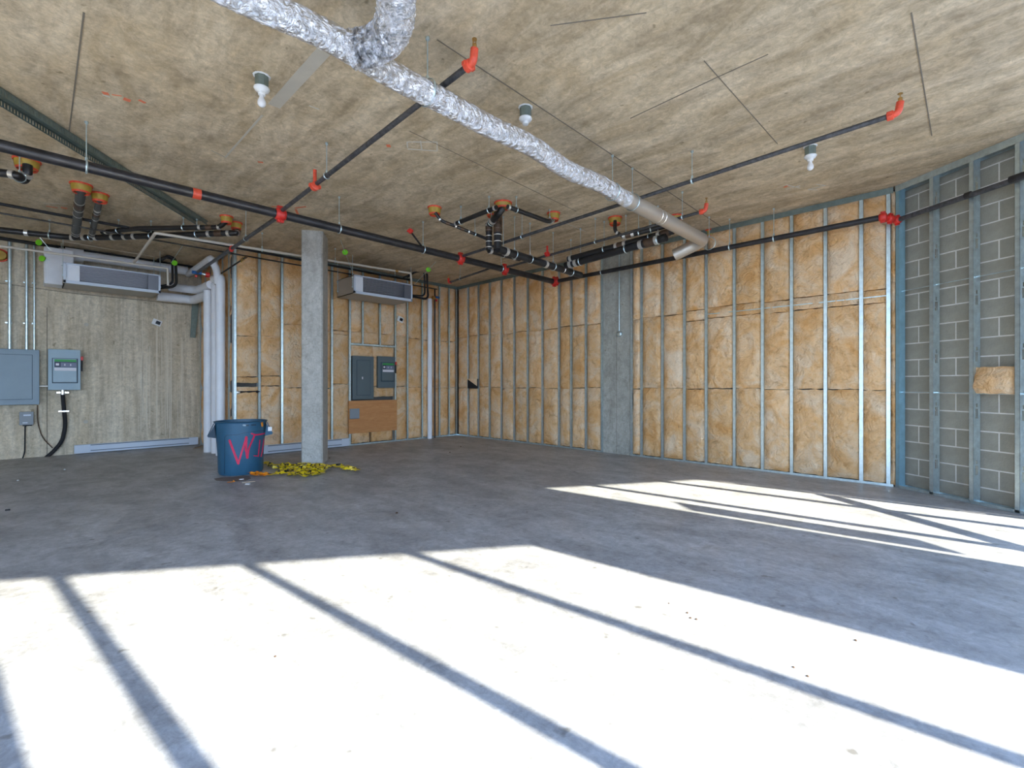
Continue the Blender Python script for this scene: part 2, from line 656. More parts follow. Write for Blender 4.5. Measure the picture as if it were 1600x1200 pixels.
def stud_mesh(name, height, holes=True):
    """C stud: flange 41 mm facing local -Y, web at local +X edge, 92 mm deep"""
    b = MB()
    b.bb((-0.0205, 0, 0), (0.0205, 0.0015, height))
    b.bb((-0.0205, 0.0905, 0), (0.0205, 0.092, height))
    b.bb((-0.0205, 0.0, 0), (-0.019, 0.010, height))
    x0, x1 = 0.019, 0.0205
    if holes:
        b.bb((x0, 0, 0), (x1, 0.028, height))
        b.bb((x0, 0.064, 0), (x1, 0.092, height))
        z = 0
        for h in HOLES:
            if h + 0.06 > height: break
            b.bb((x0, 0.028, z), (x1, 0.064, h - 0.05))
            b.bb((x0, 0.028, h + 0.05), (x1, 0.064, h + 0.065))
            z = h + 0.105
            b.bb((x0, 0.028, h + 0.065), (x1, 0.036, h + 0.105))
            b.bb((x0, 0.056, h + 0.065), (x1, 0.064, h + 0.105))
        b.bb((x0, 0.028, z), (x1, 0.064, height))
    else:
        b.bb((x0, 0, 0), (x1, 0.092, height))
    me = bpy.data.meshes.new(name)
    me.from_pydata([tuple(p) for p in b.v], [], b.f)
    me.materials.append(M_galv)
    return me


STUD = stud_mesh('stud', H - 0.02)
STUDP = stud_mesh('stud_plain', H - 0.02, False)


def put_mesh(name, me, loc, rz, parent):
    o = bpy.data.objects.new(name, me)
    COL.objects.link(o)
    place(o, Vector(loc), parent)
    o.rotation_euler = (0, 0, rz)
    return o


def batt(parent, org, ux, nrm, wdt, z0, z1, thick=0.095, amp=0.018, seed=0, name='insulation_batt', bulge=0.014):
    """fibreglass batt; org = left bottom corner on the stud face plane, ux = width axis, nrm = towards room"""
    ux, nrm = Vector(ux), Vector(nrm)
    nx = max(4, int(wdt / 0.05)); nz = max(3, int((z1 - z0) / 0.085))
    b = MB()
    off = Vector((seed * 3.17 + 0.3, seed * 1.3, 0))
    zt = [random.uniform(-0.012, 0.012) for _ in range(nx + 1)]
    for j in range(nz + 1):
        for i in range(nx + 1):
            u, v = i / nx, j / nz
            e = min(u, 1 - u) * wdt
            ev = min(v, 1 - v) * (z1 - z0)
            edge = (1 - math.exp(-e / 0.022)) * (1 - math.exp(-ev / 0.02))
            x = u * wdt; z = z0 + v * (z1 - z0)
            if j == 0: z += zt[i] * 0.5
            if j == nz: z += zt[i] * 0.5
            q = Vector((x * 4.5, z * 3.2, 0)) + off
            n1 = noise.noise(q) + 0.6 * noise.noise(q * 2.7)
            cre = abs(noise.noise(Vector((x * 3.0, z * 1.3, 4)) + off))
            cre = -0.018 * max(0, 1 - cre / 0.09)
            dpt = -0.030 + edge * (0.030 + bulge) + amp * n1 * edge + cre * edge
            wob = 0.006 * noise.noise(Vector((seed * 2.0, z * 4, i * 0.5)))
            p = Vector(org) + ux * (x + (wob if 0 < i < nx else wob * 0.8)) + nrm * dpt
            b.v.append(Vector((p.x, p.y, z)))
    for j in range(nz):
        for i in range(nx):
            a = j * (nx + 1) + i
            b.f.append((a, a + 1, a + nx + 2, a + nx + 1))
    # sides
    per = [i for i in range(nx + 1)] + [(j) * (nx + 1) + nx for j in range(1, nz + 1)] + [nz * (nx + 1) + i for i in range(nx - 1, -1, -1)] + [j * (nx + 1) for j in range(nz - 1, 0, -1)]
    base = len(b.v)
    for k in per:
        b.v.append(b.v[k] - nrm * (thick - 0.03))
    m = len(per)
    for k in range(m):
        b.f.append((per[k], per[(k + 1) % m], base + (k + 1) % m, base + k))
    return b.build(name, M_wool, parent, smooth=True)


# --- right wall (x=0), room side is -x; positions along y, from pixel columns measured on the photo
RP = [731, 747, 764.5, 783, 803, 824, 847, 873, 892, 915, 940]
RP2 = [986.5, 1002, 1034.5, 1069, 1103, 1147, 1191, 1236.5, 1289.5, 1345.5, 1388]
rpos = [0.012] + [Px(p, 600, 0).y for p in RP]
rpos2 = [Px(p, 600, 0).y for p in RP2]
UXR = Vector((0, -1, 0))
for k, yy in enumerate(rpos + rpos2):
    if k == 0: continue
    put_mesh('stud', STUD, (0, yy, 0.005), math.radians(-90), wr)


def seams(px, wall):
    return None


def fill_bays(parent, pos, conv, ux, nrm, z_rows, seed0, skip=None):
    for k in range(len(pos) - 1):
        a, c = pos[k], pos[k + 1]
        wdt = abs(c - a) - 0.036
        if wdt < 0.05: continue
        o = conv(a, 0.018)
        rows = z_rows(k)
        for r in range(len(rows) - 1):
            if skip and skip(k, r): continue
            g = random.uniform(0.0, 0.010)
            batt(parent, o, ux, nrm, wdt, rows[r] + 0.004, rows[r + 1] - g, seed=seed0 + k * 7 + r)


def rows_right(k):
    j = random.uniform(-0.02, 0.02)
    j2 = random.uniform(-0.03, 0.03)
    return [0.03, 1.19 + j, 2.42 + j2, H - 0.05]


def rows_right2(k):
    j = random.uniform(-0.02, 0.02)
    if k >= 3:
        return [0.03, 1.20 + j, 2.30 + j, 2.47 + j, H - 0.05]
    return [0.03, 1.20 + j, 2.42 + j, H - 0.05]


fill_bays(wr, rpos, lambda a, e: Vector((0.0, a - e, 0)), UXR, Vector((-1, 0, 0)), rows_right, 11)
fill_bays(wr, rpos2, lambda a, e: Vector((0.0, a - e, 0)), UXR, Vector((-1, 0, 0)), rows_right2, 200)
# narrow strip of insulation between last stud and the block wall
batt(wr, (-0.004, rpos2[-1] - 0.022, 0), UXR, Vector((-1, 0, 0)), 0.058, 0.02, H - 0.05, seed=77, amp=0.006)
# tracks: floor and deep slotted head track
b = MB()
b.bb((-0.003, YB + 0.0, 0.0), (-0.001, rpos2[0] + 0.03, 0.030)); b.bb((-0.001, YB, 0), (0.09, rpos2[0] + 0.03, 0.002))
b.build('floor_track', M_galv, wr)
b = MB(); b.bb((-0.003, rpos[-1] - 0.03, 0.0), (-0.001, -0.0, 0.030)); b.bb((-0.001, rpos[-1] - 0.03, 0), (0.09, 0, 0.002)); b.build('floor_track', M_galv, wr)
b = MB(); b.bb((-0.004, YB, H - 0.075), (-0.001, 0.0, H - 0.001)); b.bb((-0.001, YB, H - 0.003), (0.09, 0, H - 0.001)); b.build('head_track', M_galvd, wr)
# bridging channel seen in gaps of the insulation
for k in range(4, len(rpos2) - 1):
    MB().bb((-0.012, rpos2[k + 1] + 0.02, 2.36), (-0.004, rpos2[k] - 0.02, 2.372)).build('bridging_channel', M_galv, wr)
# concrete pier in the right wall
y0, y1 = rpos[-1] - 0.021, rpos2[0] + 0.021
pier = MB().bb((0.02, y1, 0), (0.20, y0, H - 0.0)).build('concrete_pier', M_pier, wr)
MB().bb((0.0175, (y0 + y1) / 2 - 0.002, 0), (0.02, (y0 + y1) / 2 + 0.002, 2.2)).build('form_seam', M_seam, wr)

# --- back wall (y=0), room side is -y
BP = [367.5, 405.5, 441, 478, 519, 547, 567, 594, 618, 637, 660, 687, 702]
bpos = [Py(p, 600, 0).x for p in BP] + [-0.03]
for k, xx in enumerate(bpos):
    if k in (6, 7): continue
    put_mesh('stud', STUD, (xx, 0, 0.005), 0, wb)
xa, xb_, xc, xd = bpos[5], bpos[8], bpos[6], bpos[7]
# short studs and header above the electrical panels
b = MB(); b.bb((xc - 0.0205, 0, 2.11), (xc + 0.0205, 0.0015, H)); b.bb((xc + 0.019, 0, 2.11), (xc + 0.0205, 0.092, H)); b.build('short_stud', M_galv, wb)
b = MB(); b.bb((xd - 0.0205, 0, 2.11), (xd + 0.0205, 0.0015, H)); b.bb((xd + 0.019, 0, 2.11), (xd + 0.0205, 0.092, H)); b.build('short_stud', M_galv, wb)
b = MB(); b.bb((xa + 0.02, -0.002, 2.085), (xb_ - 0.02, 0, 2.12)); b.bb((xa + 0.02, 0, 2.085), (xb_ - 0.02, 0.09, 2.087)); b.build('header_channel', M_galv, wb)
UXB = Vector((1, 0, 0))
NB = Vector((0, -1, 0))
convb = lambda a, e: Vector((a + e, 0, 0))


def rows_back(k):
    j = random.uniform(-0.03, 0.03)
    return {0: [0.03, 1.22, 1.40, 2.12, H - 0.05], 1: [0.03, 1.24, 1.42, 2.15, H - 0.05], 2: [0.03, 1.2, 2.4, H - 0.05], 4: [0.03, 1.27, 2.28, 2.36, H - 0.05]}.get(k, [0.03, 1.2 + j, 2.33 + j, H - 0.05])


skipb = lambda k, r: k in (5, 6, 7) or (k == 0 and r == 1)
fill_bays(wb, bpos, convb, UXB, NB, rows_back, 400, skipb)
# pieces in bay 0 around the pipe sleeve
batt(wb, (bpos[0] + 0.018, 0, 0), UXB, NB, 0.36, 1.29, 1.39, seed=31)
# bays with panels
for k in (5, 6, 7):
    o = convb(bpos[k], 0.018)
    wdt = bpos[k + 1] - bpos[k] - 0.036
    batt(wb, o, UXB, NB, wdt, 2.13, 2.36, seed=500 + k)
    batt(wb, o, UXB, NB, wdt, 2.365, H - 0.05, seed=510 + k)
batt(wb, (xa + 0.02, 0, 0), UXB, NB, 0.50, 1.86, 2.08, seed=521, bulge=0.03)
batt(wb, (xa + 0.53, 0, 0), UXB, NB, xb_ - xa - 0.56, 1.86, 2.08, seed=522, bulge=0.02)
batt(wb, (xa + 0.55, 0.02, 0), UXB, NB, 0.12, 1.23, 1.86, seed=523)
batt(wb, (xa + 0.55, 0.0, 0), UXB, NB, xb_ - xa - 0.58, 1.00, 1.22, seed=524)
batt(wb, (xa + 0.05, 0.0, 0), UXB, NB, 0.40, 0.04, 0.36, seed=525)
batt(wb, (xa + 0.50, 0.0, 0), UXB, NB, xb_ - xa - 0.56, 0.04, 0.38, seed=526)
b = MB(); b.bb((XK, -0.003, 0), (0, -0.001, 0.030)); b.bb((XK, -0.001, 0), (0, 0.09, 0.002)); b.build('floor_track', M_galv, wb)
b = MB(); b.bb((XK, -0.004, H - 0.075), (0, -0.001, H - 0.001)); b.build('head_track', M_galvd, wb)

# --- return wall (x = XK), room side is -x, seen at a steep angle
tpos = [0.14, 0.42, 0.83, 1.23, 1.64, 2.05, 2.42]
for yy in tpos:
    put_mesh('stud', STUDP, (XK, yy, 0.005), math.radians(-90), wt)
for k in range(len(tpos) - 1):
    for r, (za, zb) in enumerate(((0.03, 1.2), (1.205, 2.42), (2.425, H - 0.05))):
        batt(wt, (XK, tpos[k + 1] - 0.018, 0), UXR, Vector((-1, 0, 0)), tpos[k + 1] - tpos[k] - 0.036, za, zb, seed=600 + k * 3 + r, amp=0.006, bulge=0.004)
MB().bb((XK - 0.024, 0.0, 0.003), (XK - 0.0215, 0.092, H - 0.01)).build('corner_stud', M_galv, wb)
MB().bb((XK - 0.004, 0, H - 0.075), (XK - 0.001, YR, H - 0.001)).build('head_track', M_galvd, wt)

# --- block wall on the right
ws = MB()
p0, p1 = side(-0.25, 0.155), side(1.645, 0.155)
ws.box((p0 + p1) / 2 + OS * 0.08 + Vector((0, 0, H / 2)), ((p1 - p0).length, 0.16, H), TS, OS)
ws = ws.build('wall_side', M_mortar, kind='structure')
BL, BH = 0.40, 0.20
bm_ = MB()
bm_.box((0, 0, 0), (BL - 0.014, 0.03, BH - 0.014))
blk = bpy.data.meshes.new('block')
blk.from_pydata([tuple(p) for p in bm_.v], [], bm_.f)
blk.materials.append(M_block)
ang = math.atan2(TS.y, TS.x)
row = 0
z = 0.162 - 0.2
while z < H:
    off = 0.18 if row % 2 == 1 else 0.38
    t = off - 2 * BL
    while t < 1.66:
        a, c = max(t, -0.24), min(t + BL, 1.645)
        zl, zh = max(z, 0.0), min(z + BH, H - 0.003)
        if c - a > 0.05 and zh - zl > 0.03:
            if a == t and c == t + BL and zl == z and zh == z + BH:
                o = put_mesh('block', blk, side((a + c) / 2, 0.1675 + random.uniform(-0.0015, 0.0015), (zl + zh) / 2), ang, ws)
            else:
                q = MB()
                q.box(side((a + c) / 2, 0.1675, (zl + zh) / 2), (c - a - 0.014, 0.03, zh - zl - 0.014), TS, OS)
                q.build('block', M_block, ws)
        t += BL
    row += 1
    z += BH
# studs in front of the blocks
M_galvb = mat('sky_tinted_steel', (0.33, 0.56, 0.67), 0.36, 0.6, var=0.12, scale=8)  # blue sky reflection on the corner stud put into its steel colour
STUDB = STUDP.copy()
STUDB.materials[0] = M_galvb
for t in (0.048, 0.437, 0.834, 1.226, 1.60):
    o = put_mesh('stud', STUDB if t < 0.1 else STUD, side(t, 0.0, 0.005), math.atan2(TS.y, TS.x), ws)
    if OS.dot(Vector((-math.sin(o.rotation_euler.z), math.cos(o.rotation_euler.z), 0))) < 0:
        o.scale = (1, -1, 1)
b = MB(); b.bar(side(0.022, 0.001, 0.016), side(1.64, 0.001, 0.016), 0.002, 0.032); b.bar(side(0.022, 0.046, 0.0015), side(1.64, 0.046, 0.0015), 0.092, 0.002)
b.bar(side(0.022, 0.092, 0.016), side(1.64, 0.092, 0.016), 0.002, 0.032)
b.build('floor_track', M_galv, ws)
b = MB(); b.bar(side(0.022, -0.002, H - 0.038), side(1.64, -0.002, H - 0.038), 0.002, 0.075); b.bar(side(0.022, 0.092, H - 0.038), side(1.64, 0.092, H - 0.038), 0.002, 0.075)
b.build('head_track', M_galv, ws)
for zz in (2.40, 1.17):
    b = MB(); b.bar(side(0.06, 0.046, zz), side(1.64, 0.046, zz), 0.012, 0.006); b.bar(side(0.06, 0.040, zz), side(1.64, 0.040, zz), 0.0015, 0.012)
    b.build('bridging_channel', M_galv, ws)

# --- glazed front behind the camera and glazed side past the blocks: they let the sun in
wf = MB()
SL = 12.25
wf.bar(wline(-0.93, 0.1, H - 0.15), wline(SL, 0.1, H - 0.15), 0.2, 0.30)        # head above 3.3 m
wf.bar(wline(0, 0.1, 0.05), wline(SL, 0.1, 0.05), 0.2, 0.10)                    # sill
wf.bar(wline(-0.17, 0.1, 1.72), wline(-1.0, 0.1, 1.72), 0.2, 3.44)                # pier at the corner
wf = wf.build('wall_front', M_wallc, kind='structure')
mull = [0.0, 0.865, 1.995, 3.14, 4.28, 5.42, 6.56, 7.70, 8.84, 9.98, 11.12, 12.2]
for k, s_ in enumerate(mull[1:]):
    MB().bar(wline(s_, 0.05, 0.1), wline(s_, 0.05, 3.44), 0.06, 0.07, up=UD).build('mullion', M_alu, wf)
for k in range(len(mull) - 1):
    q = MB(); q.bar(wline(mull[k] + 0.02 - (0.19 if k == 0 else 0), 0.05, 1.77), wline(mull[k + 1] - 0.02, 0.05, 1.77), 0.008, 3.34)
    q.build('pane', M_glass, wf)
# unseen panel added to cast the shadow at the floor's left edge
q = MB(); q.bar(wline(3.60, 0.05, 1.32), wline(4.25, 0.05, 1.32), 0.04, 2.44); q.build('shadow_panel', M_alu, wf)

wsg = MB()
g0 = 1.645
tY = lambda Y: (5.814 - Y) / 0.981
wsg.bar(side(tY(1.46), 0.1, H / 2), side(tY(-0.02), 0.1, H / 2), 0.2, H)
wsg.bar(side(g0, 0.1, 0.03), side(tY(1.46), 0.1, 0.03), 0.2, 0.06)
wsg.bar(side(g0, 0.1, H - 0.05), side(tY(1.46), 0.1, H - 0.05), 0.2, 0.10)
wsg = wsg.build('wall_side_glazed', M_wallc, kind='structure')
for Yv in (3.58, 2.39):
    MB().bar(side(tY(Yv), 0.03, 0.06), side(tY(Yv), 0.03, H - 0.1), 0.06, 0.09, up=TS).build('mullion', M_alu, wsg)
MB().bar(side(g0, 0.03, 1.0), side(tY(1.46), 0.03, 1.0), 0.05, 0.11).build('rail', M_alu, wsg)
MB().bar(side(tY(2.10), 0.03, 2.0), side(tY(1.76), 0.03, 2.0), 0.03, 1.05).build('shadow_panel', M_alu, wsg)  # unseen sign board, added to cast the wedge shadow in the side sun patch
for ya, yb in ((4.18, 3.58), (3.58, 2.39), (2.39, 1.46)):
    MB().bar(side(tY(ya) + 0.02, 0.05, 1.83), side(tY(yb) - 0.02, 0.05, 1.83), 0.008, 3.54).build('pane', M_glass, wsg)
# canopy outside over the side glazing
e0 = N(5.90, 1.39); ed = (N(5.90 + 0.97, 1.39 + 0.24) - e0).normalized()
far = (N(5.90, 5.39) - e0)
sA = side(tY(1.39), 0.02)
pa = [N(5.60, 1.39 - 0.074, H), N(9.9, 2.38, H), N(9.5, 7.0, H), N(4.6, 7.0, H)]
MB().poly(pa, (0, 0, 0.2)).build('wall_side_canopy', M_wallc, kind='structure')

# daylight portals in the openings (guide sampling of the sky only)
def portal(a, b, z0, z1, inward, nm):
    ld = bpy.data.lights.new(nm, 'AREA')
    ld.shape = 'RECTANGLE'
    c = (a + b) / 2
    ld.size = (b - a).length
    ld.size_y = z1 - z0
    ld.cycles.is_portal = True
    o = bpy.data.objects.new(nm, ld)
    COL.objects.link(o)
    o.location = (c.x, c.y, (z0 + z1) / 2)
    o.rotation_euler = Vector(inward).to_track_quat('-Z', 'Y').to_euler()


portal(wline(0, 0.25), wline(12.2, 0.25), 0.1, 3.3, WN, 'portal_front')
portal(side(1.645, 0.25), side(tY(1.69), 0.25), 0.06, 3.6, -OS, 'portal_side')

# ceiling details: form seams, patches, chalk and paint marks
def cline(p, q, wd, m, name, dz=0.004):
    MB().bar(Pz(*p, H - dz / 2), Pz(*q, H - dz / 2), wd, dz).build(name, m, ceil_o)


for p, q, wd in (((683, 62), (1145, 366), 0.008), ((131, 20), (106, 222), 0.010), ((1100, 95), (1215, 225), 0.006), ((1424, 20), (1456, 212), 0.008),
                 ((640, 205), (900, 330), 0.005), ((860, 40), (1010, 20), 0.006), ((540, 95), (860, 262), 0.004), ((985, 185), (1118, 122), 0.008), ((1118, 122), (1200, 85), 0.006)):
    cline(p, q, wd, M_seam, 'form_seam')
for p, q, wd in (((508, 78), (428, 166), 0.10), ((410, 180), (352, 246), 0.018), ((352, 246), (330, 235), 0.01)):
    cline(p, q, wd, M_patch, 'concrete_patch', 0.002)
# chalk rectangles
for (a, c) in (((636, 222), (683, 222)), ((637, 233), (683, 236)), ((657, 220), (659, 234)), ((683, 222), (683, 236)), ((636, 222), (637, 231)),
               ((483, 165), (499, 171)), ((860, 338), (915, 362)), ((1228, 289), (1250, 294)), ((1228, 296), (1250, 290)), ((1262, 296), (1290, 290)), ((1275, 288), (1290, 290)), ((1262, 296), (1277, 297)),
               ((68, 318), (105, 319)), ((160, 148), (172, 152))):
    cline(a, c, 0.014, M_paint_w, 'chalk_mark', 0.002)
for (a, c, wd) in (((160, 145), (170, 147), .04), ((175, 148), (190, 150), .012), ((193, 154), (204, 158), .05), ((217, 156), (227, 161), .03), ((72, 322), (90, 325), .03), ((95, 324), (105, 326), .05),
                   ((461, 325), (478, 323), .03), ((462, 327), (466, 336), .03), ((403, 253), (411, 254), .03), ((606, 226), (608, 230), .04), ((424, 323), (440, 322), .02), ((1225, 293), (1231, 290), .03)):
    cline(a, c, wd, M_paint_o, 'paint_mark', 0.002)

# ================================================================== THINGS
# --- square column
pc = Pz(504, 725, 0)
cx_dir = UD
cy_dir = WN
colm = MB()
cw, cdp, ch = 0.32, 0.45, 0.02
o0 = pc
pts = [(-cw + ch, 0), (-ch, 0), (0, ch), (0, cdp - ch), (-ch, cdp), (-cw + ch, cdp), (-cw, cdp - ch), (-cw, ch)]
colm.poly([o0 + cx_dir * a + cy_dir * c for a, c in pts], (0, 0, H))
colm.build('concrete_column', M_colc, label='bare grey concrete column standing between the blue bin and the electrical panels', cat='column', base=True)


def hanger(parent, p, r, along, name='hanger', rod=0.005):
    """clevis ring round a pipe with a threaded rod up to the ceiling"""
    b = MB()
    p = Vector(p)
    b.torus(p, r + 0.006, 0.005, along, 14, 4)
    b.tube([p + Vector((0, 0, r + 0.004)), Vector((p.x, p.y, H - 0.002))], rod, 6)
    b.lathe((p.x, p.y, H - 0.02), [(0.014, 0), (0.014, 0.019)], 8)
    b.lathe(p + Vector((0, 0, r + 0.006)), [(0.012, 0), (0.012, 0.025)], 6)
    b.build(name, M_galv, parent, smooth=True)


def pipe(name, pts, r, m, label, cat='pipe', group=None, rad=0.0, n=14):
    pts = [Vector(p) for p in pts]
    if rad: pts = arc(pts, rad)
    return MB().tube(pts, r, n).build(name, m, smooth=True, label=label, cat=cat, group=group)


def ring(parent, p, d, r, L, m, name='coupling'):
    p, d = Vector(p), Vector(d).normalized()
    b = MB()
    b.tube([p - d * L / 2, p + d * L / 2], r, 14)
    return b.build(name, m, parent, smooth=True)


def groove(parent, p, d, r, m=M_red, name='coupling'):
    """grooved mechanical coupling: body, two bolt ears"""
    p, d = Vector(p), Vector(d).normalized()
    L = r * 1.1
    b = MB()
    b.tube([p - d * L, p - d * L * 0.8, p - d * L * .3, p + d * L * .3, p + d * L * .8, p + d * L], [r * 1.05, r * 1.32, r * 1.42, r * 1.42, r * 1.32, r * 1.05], 14)
    sdv = d.cross(Vector((0, 0, 1))).normalized()
    up = sdv.cross(d).normalized()
    for s_ in (-1, 1):
        b.box(p + up * s_ * r * 1.55, (L * 1.2, r * 0.8, r * 0.6), d, sdv)
        b.tube([p + up * s_ * r * 1.55 - sdv * r * .7, p + up * s_ * r * 1.55 + sdv * r * .7], r * 0.22, 6)
    return b.build(name, m, parent, smooth=True)


# --- sprinkler piping
ZM = 3.28
mA, mB = Pz(-60, 212.6, ZM), Pz(865, 440, ZM)
mA.y = mB.y = (mA.y + mB.y) / 2
mA.x -= 3.5
main = pipe('sprinkler_main', [mA, mB], 0.052, M_black, 'thick black steel sprinkler main crossing the ceiling from left to the far right corner')
DM = Vector((1, 0, 0))


def on_main(px):
    r = ray(px, 300)
    k = (mA.y - CAM.y) / r.y
    return Vector((CAM.x + r.x * k, mA.y, ZM))


for px in (135, 530, 661, 783):
    hanger(main, on_main(px), 0.054, DM)
for px in (307,):
    ring(main, on_main(px), DM, 0.055, 0.075, M_orange, 'label_band')


def branch(label, tee_px, end, zt, ze, r=0.021, head=True, m=M_bgrey, hang=(), start=None, group=None):
    a = on_main(tee_px) + Vector((0, 0, zt - ZM)) if start is None else start
    b_ = Pz(end[0], end[1], ze)
    dr = (b_ - a).normalized()
    o = pipe('sprinkler_branch', [a, b_], r, m, label)
    if start is None and tee_px != 775:
        groove(o, on_main(tee_px), DM, 0.052, M_red, 'tee')
    for h in hang:
        hanger(o, a + (b_ - a) * h, r + 0.002, dr, rod=0.004)
    if head:
        elbow_head(o, b_, dr, r)
    return o


def elbow_head(o, p, d, r, m=M_orange):
    q = p + d * 0.05
    top = q + Vector((0, 0, 0.085)) + d * 0.012
    b = MB()
    b.tube(arc([p - d * 0.02, q, top], 0.05, 6), r * 1.25, 12)
    groove_mb(b, p, d, r * 1.15)
    b.build('elbow', m, o, smooth=True)
    b = MB()
    b.tube([top, top + Vector((0, 0, 0.03))], r * 0.7, 8)
    b.box(top + Vector((0.012, 0, 0.045)), (0.005, 0.005, 0.035))
    b.box(top + Vector((-0.012, 0, 0.045)), (0.005, 0.005, 0.035))
    b.lathe(top + Vector((0, 0, 0.062)), [(0.018, 0), (0.018, 0.004)], 10)
    b.build('sprinkler_head', M_brass, o)


def groove_mb(b, p, d, r):
    b.tube([p - d * r, p - d * r * .8, p + d * r * .8, p + d * r], [r * 1.1, r * 1.5, r * 1.5, r * 1.1], 12)
    sdv = d.cross(Vector((0, 0, 1))).normalized()
    for s_ in (-1, 1):
        b.box(p + sdv * s_ * r * 1.6, (r * 1.2, r * 0.7, r * 1.0), d, sdv)


brA = branch('long black sprinkler branch passing under the foil duct to a red elbow', 438, (732, 103), 3.31, 3.46, hang=(0.36,), r=0.022)
p = on_main(438); e = Pz(732, 103, 3.46); dA = (e - p).normalized()
q = Pz(492, 291, 3.33)
b = MB(); b.tube(arc([q, q + Vector((0, 0, 0.10)), q + Vector((0, 0, 0.17))], 0.03), 0.018, 10); groove_mb(b, q, dA, 0.030); b.build('outlet', M_orange, brA, smooth=True)
brB = branch('sprinkler branch ending near the rightmost ceiling bulb in a red elbow', 719.5, (1391, 181), 3.31, 3.42, hang=(0.25, 0.70), r=0.021)
brC = branch('thin black sprinkler branch ending beside the far end of the foil duct', 788.5, (1096, 331), 3.31, 3.38, hang=(0.55, 0.93), r=0.019)
q = Pz(855, 397, 3.33)
b = MB(); b.tube([q, q + Vector((0, 0, 0.13))], 0.016, 10); groove_mb(b, q, (Pz(1096, 331, 3.38) - q).normalized(), 0.027); b.build('outlet', M_red, brC, smooth=True)
brC2 = branch('short sprinkler branch near the far corner of the room', 775, (703, 441), 3.30, 3.32, hang=(0.75,), r=0.018, head=False)
q = Pz(703, 441, 3.32)
elbow_head(brC2, q, (q - on_main(775)).normalized(), 0.018, M_red)
st = pipe('sprinkler_stub', [Pz(641, 361, 3.40), on_main(660) + Vector((0, 0, 0.03))], 0.014, M_black, 'very short black sprinkler stub joined to the main right of the column')
b = MB(); groove_mb(b, Pz(641, 361, 3.40), (on_main(660) - Pz(641, 361, 3.4)).normalized(), 0.022); b.build('cap', M_red, st, smooth=True)

# tail of branch A to the left of the main
tA0, tA1 = Pz(437, 337, 3.30), Pz(309, 425, 3.20)
brT = pipe('sprinkler_branch', [tA0, tA1], 0.024, M_bgrey, 'black sprinkler pipe from the main back to the white pipes in the recess')
hanger(brT, tA0 + (tA1 - tA0) * 0.33, 0.026, (tA1 - tA0).normalized(), rod=0.004)
groove(brT, tA0 + (tA1 - tA0) * 0.50, (tA1 - tA0), 0.024, M_red, 'tee')

# D: along right wall, then offset and along block wall
zD = 3.28
dE = Pz(1380, 340, zD)
d0 = Vector((mB.x, mB.y, ZM))
dE.x = d0.x = (dE.x + d0.x) / 2
mainD = pipe('sprinkler_pipe', [d0, dE], 0.036, M_black, 'black sprinkler pipe running along the top of the insulated right wall')
groove(mainD, d0, DM, 0.052, M_red, 'elbow')
groove(mainD, d0 + Vector((0, -0.06, 0)), (0, 1, 0), 0.045, M_red, 'elbow')
for px in (940, 1140, 1209):
    r_ = ray(px, 400)
    k = (d0.x - CAM.x) / r_.x
    hanger(mainD, Vector((d0.x, CAM.y + r_.y * k, zD)), 0.038, (0, 1, 0))
s1 = Pside(1402, 346, -0.06)
s2 = Pside(1700, 239, -0.06)
s2.z = s1.z = (s1.z + s2.z) / 2
pD2 = pipe('sprinkler_pipe', [s1, s2], 0.028, M_bgrey, 'weathered black sprinkler pipe crossing the steel studs of the block wall')
ofs = MB().tube(arc([dE, (dE + s1) / 2 + Vector((0, 0, 0.02)), s1], 0.06), 0.032, 12).build('offset_fitting', M_red, pD2, smooth=True)
groove(pD2, dE, (0, 1, 0), 0.036, M_red)
groove(pD2, (dE + s1) / 2, (s1 - dE), 0.034, M_red)
groove(pD2, s1, TS, 0.032, M_red)
ring(pD2, Pside(1513, 305, -0.06), TS, 0.034, 0.05, M_black)
ring(pD2, Pside(1592, 277, -0.06), TS, 0.038, 0.13, M_black)

# --- foil duct
ZD = 3.31
dc = Pz(1088, 370, ZD)
da = Pz(520, 62, ZD)
ydu = (Pz(665, 142, ZD).y + Pz(1050, 350, ZD).y) / 2
x_end = Pz(1093, 373, ZD).x
x_start = Pz(470, 50, ZD).x - 1.6


def crink(seed, amp):
    return lambda k, j: 1 + amp * (noise.noise(Vector((k * 0.9, j * 0.8, seed))) + 0.5 * noise.noise(Vector((k * 2.1, j * 1.9, seed + 5))))


x_mid = Pz(985, 312, ZD).x
rd = 0.083
n1 = 310
duct = MB().tube([Vector((x_start + (x_mid - x_start) * i / n1, ydu + 0.012 * math.sin(i * 0.11), ZD + 0.012 * math.sin(i * 0.07))) for i in range(n1 + 1)], rd, 22, rfun=crink(1, 0.05))
duct = duct.build('foil_duct', M_foil, smooth=True, label='long silver foil-wrapped air duct hanging below the ceiling', cat='duct')
sm = [Vector((x_mid - 0.03, ydu, ZD)), Vector((x_end - 0.05, ydu, ZD)), Vector((x_end + 0.10, ydu, ZD)), Vector((x_end + 0.14, ydu + 0.12, ZD - 0.03)), Vector((x_end + 0.10, ydu + 0.42, ZD - 0.13))]
pp = arc(sm, 0.14, 6)
MB().tube(pp, [rd * 1.04 + 0.0 * max(0, (i - len(pp) + 4)) / 3 for i in range(len(pp))], 22).build('smooth_duct_section', M_foils, duct, smooth=True)
for px in (1013, 1030):
    q = Pz(px, 340, ZD)
    MB().torus((q.x, ydu, ZD), rd * 1.05, 0.003, (1, 0, 0.12), 20, 4).build('tape_band', M_steelw, duct)
for px in (668, 957, 988, 1108):
    q0 = ray(px, 100)
    k = (ydu - CAM.y) / q0.y
    xx = CAM.x + q0.x * k
    hanger(duct, Vector((xx, ydu, ZD)), rd + 0.003, DM)
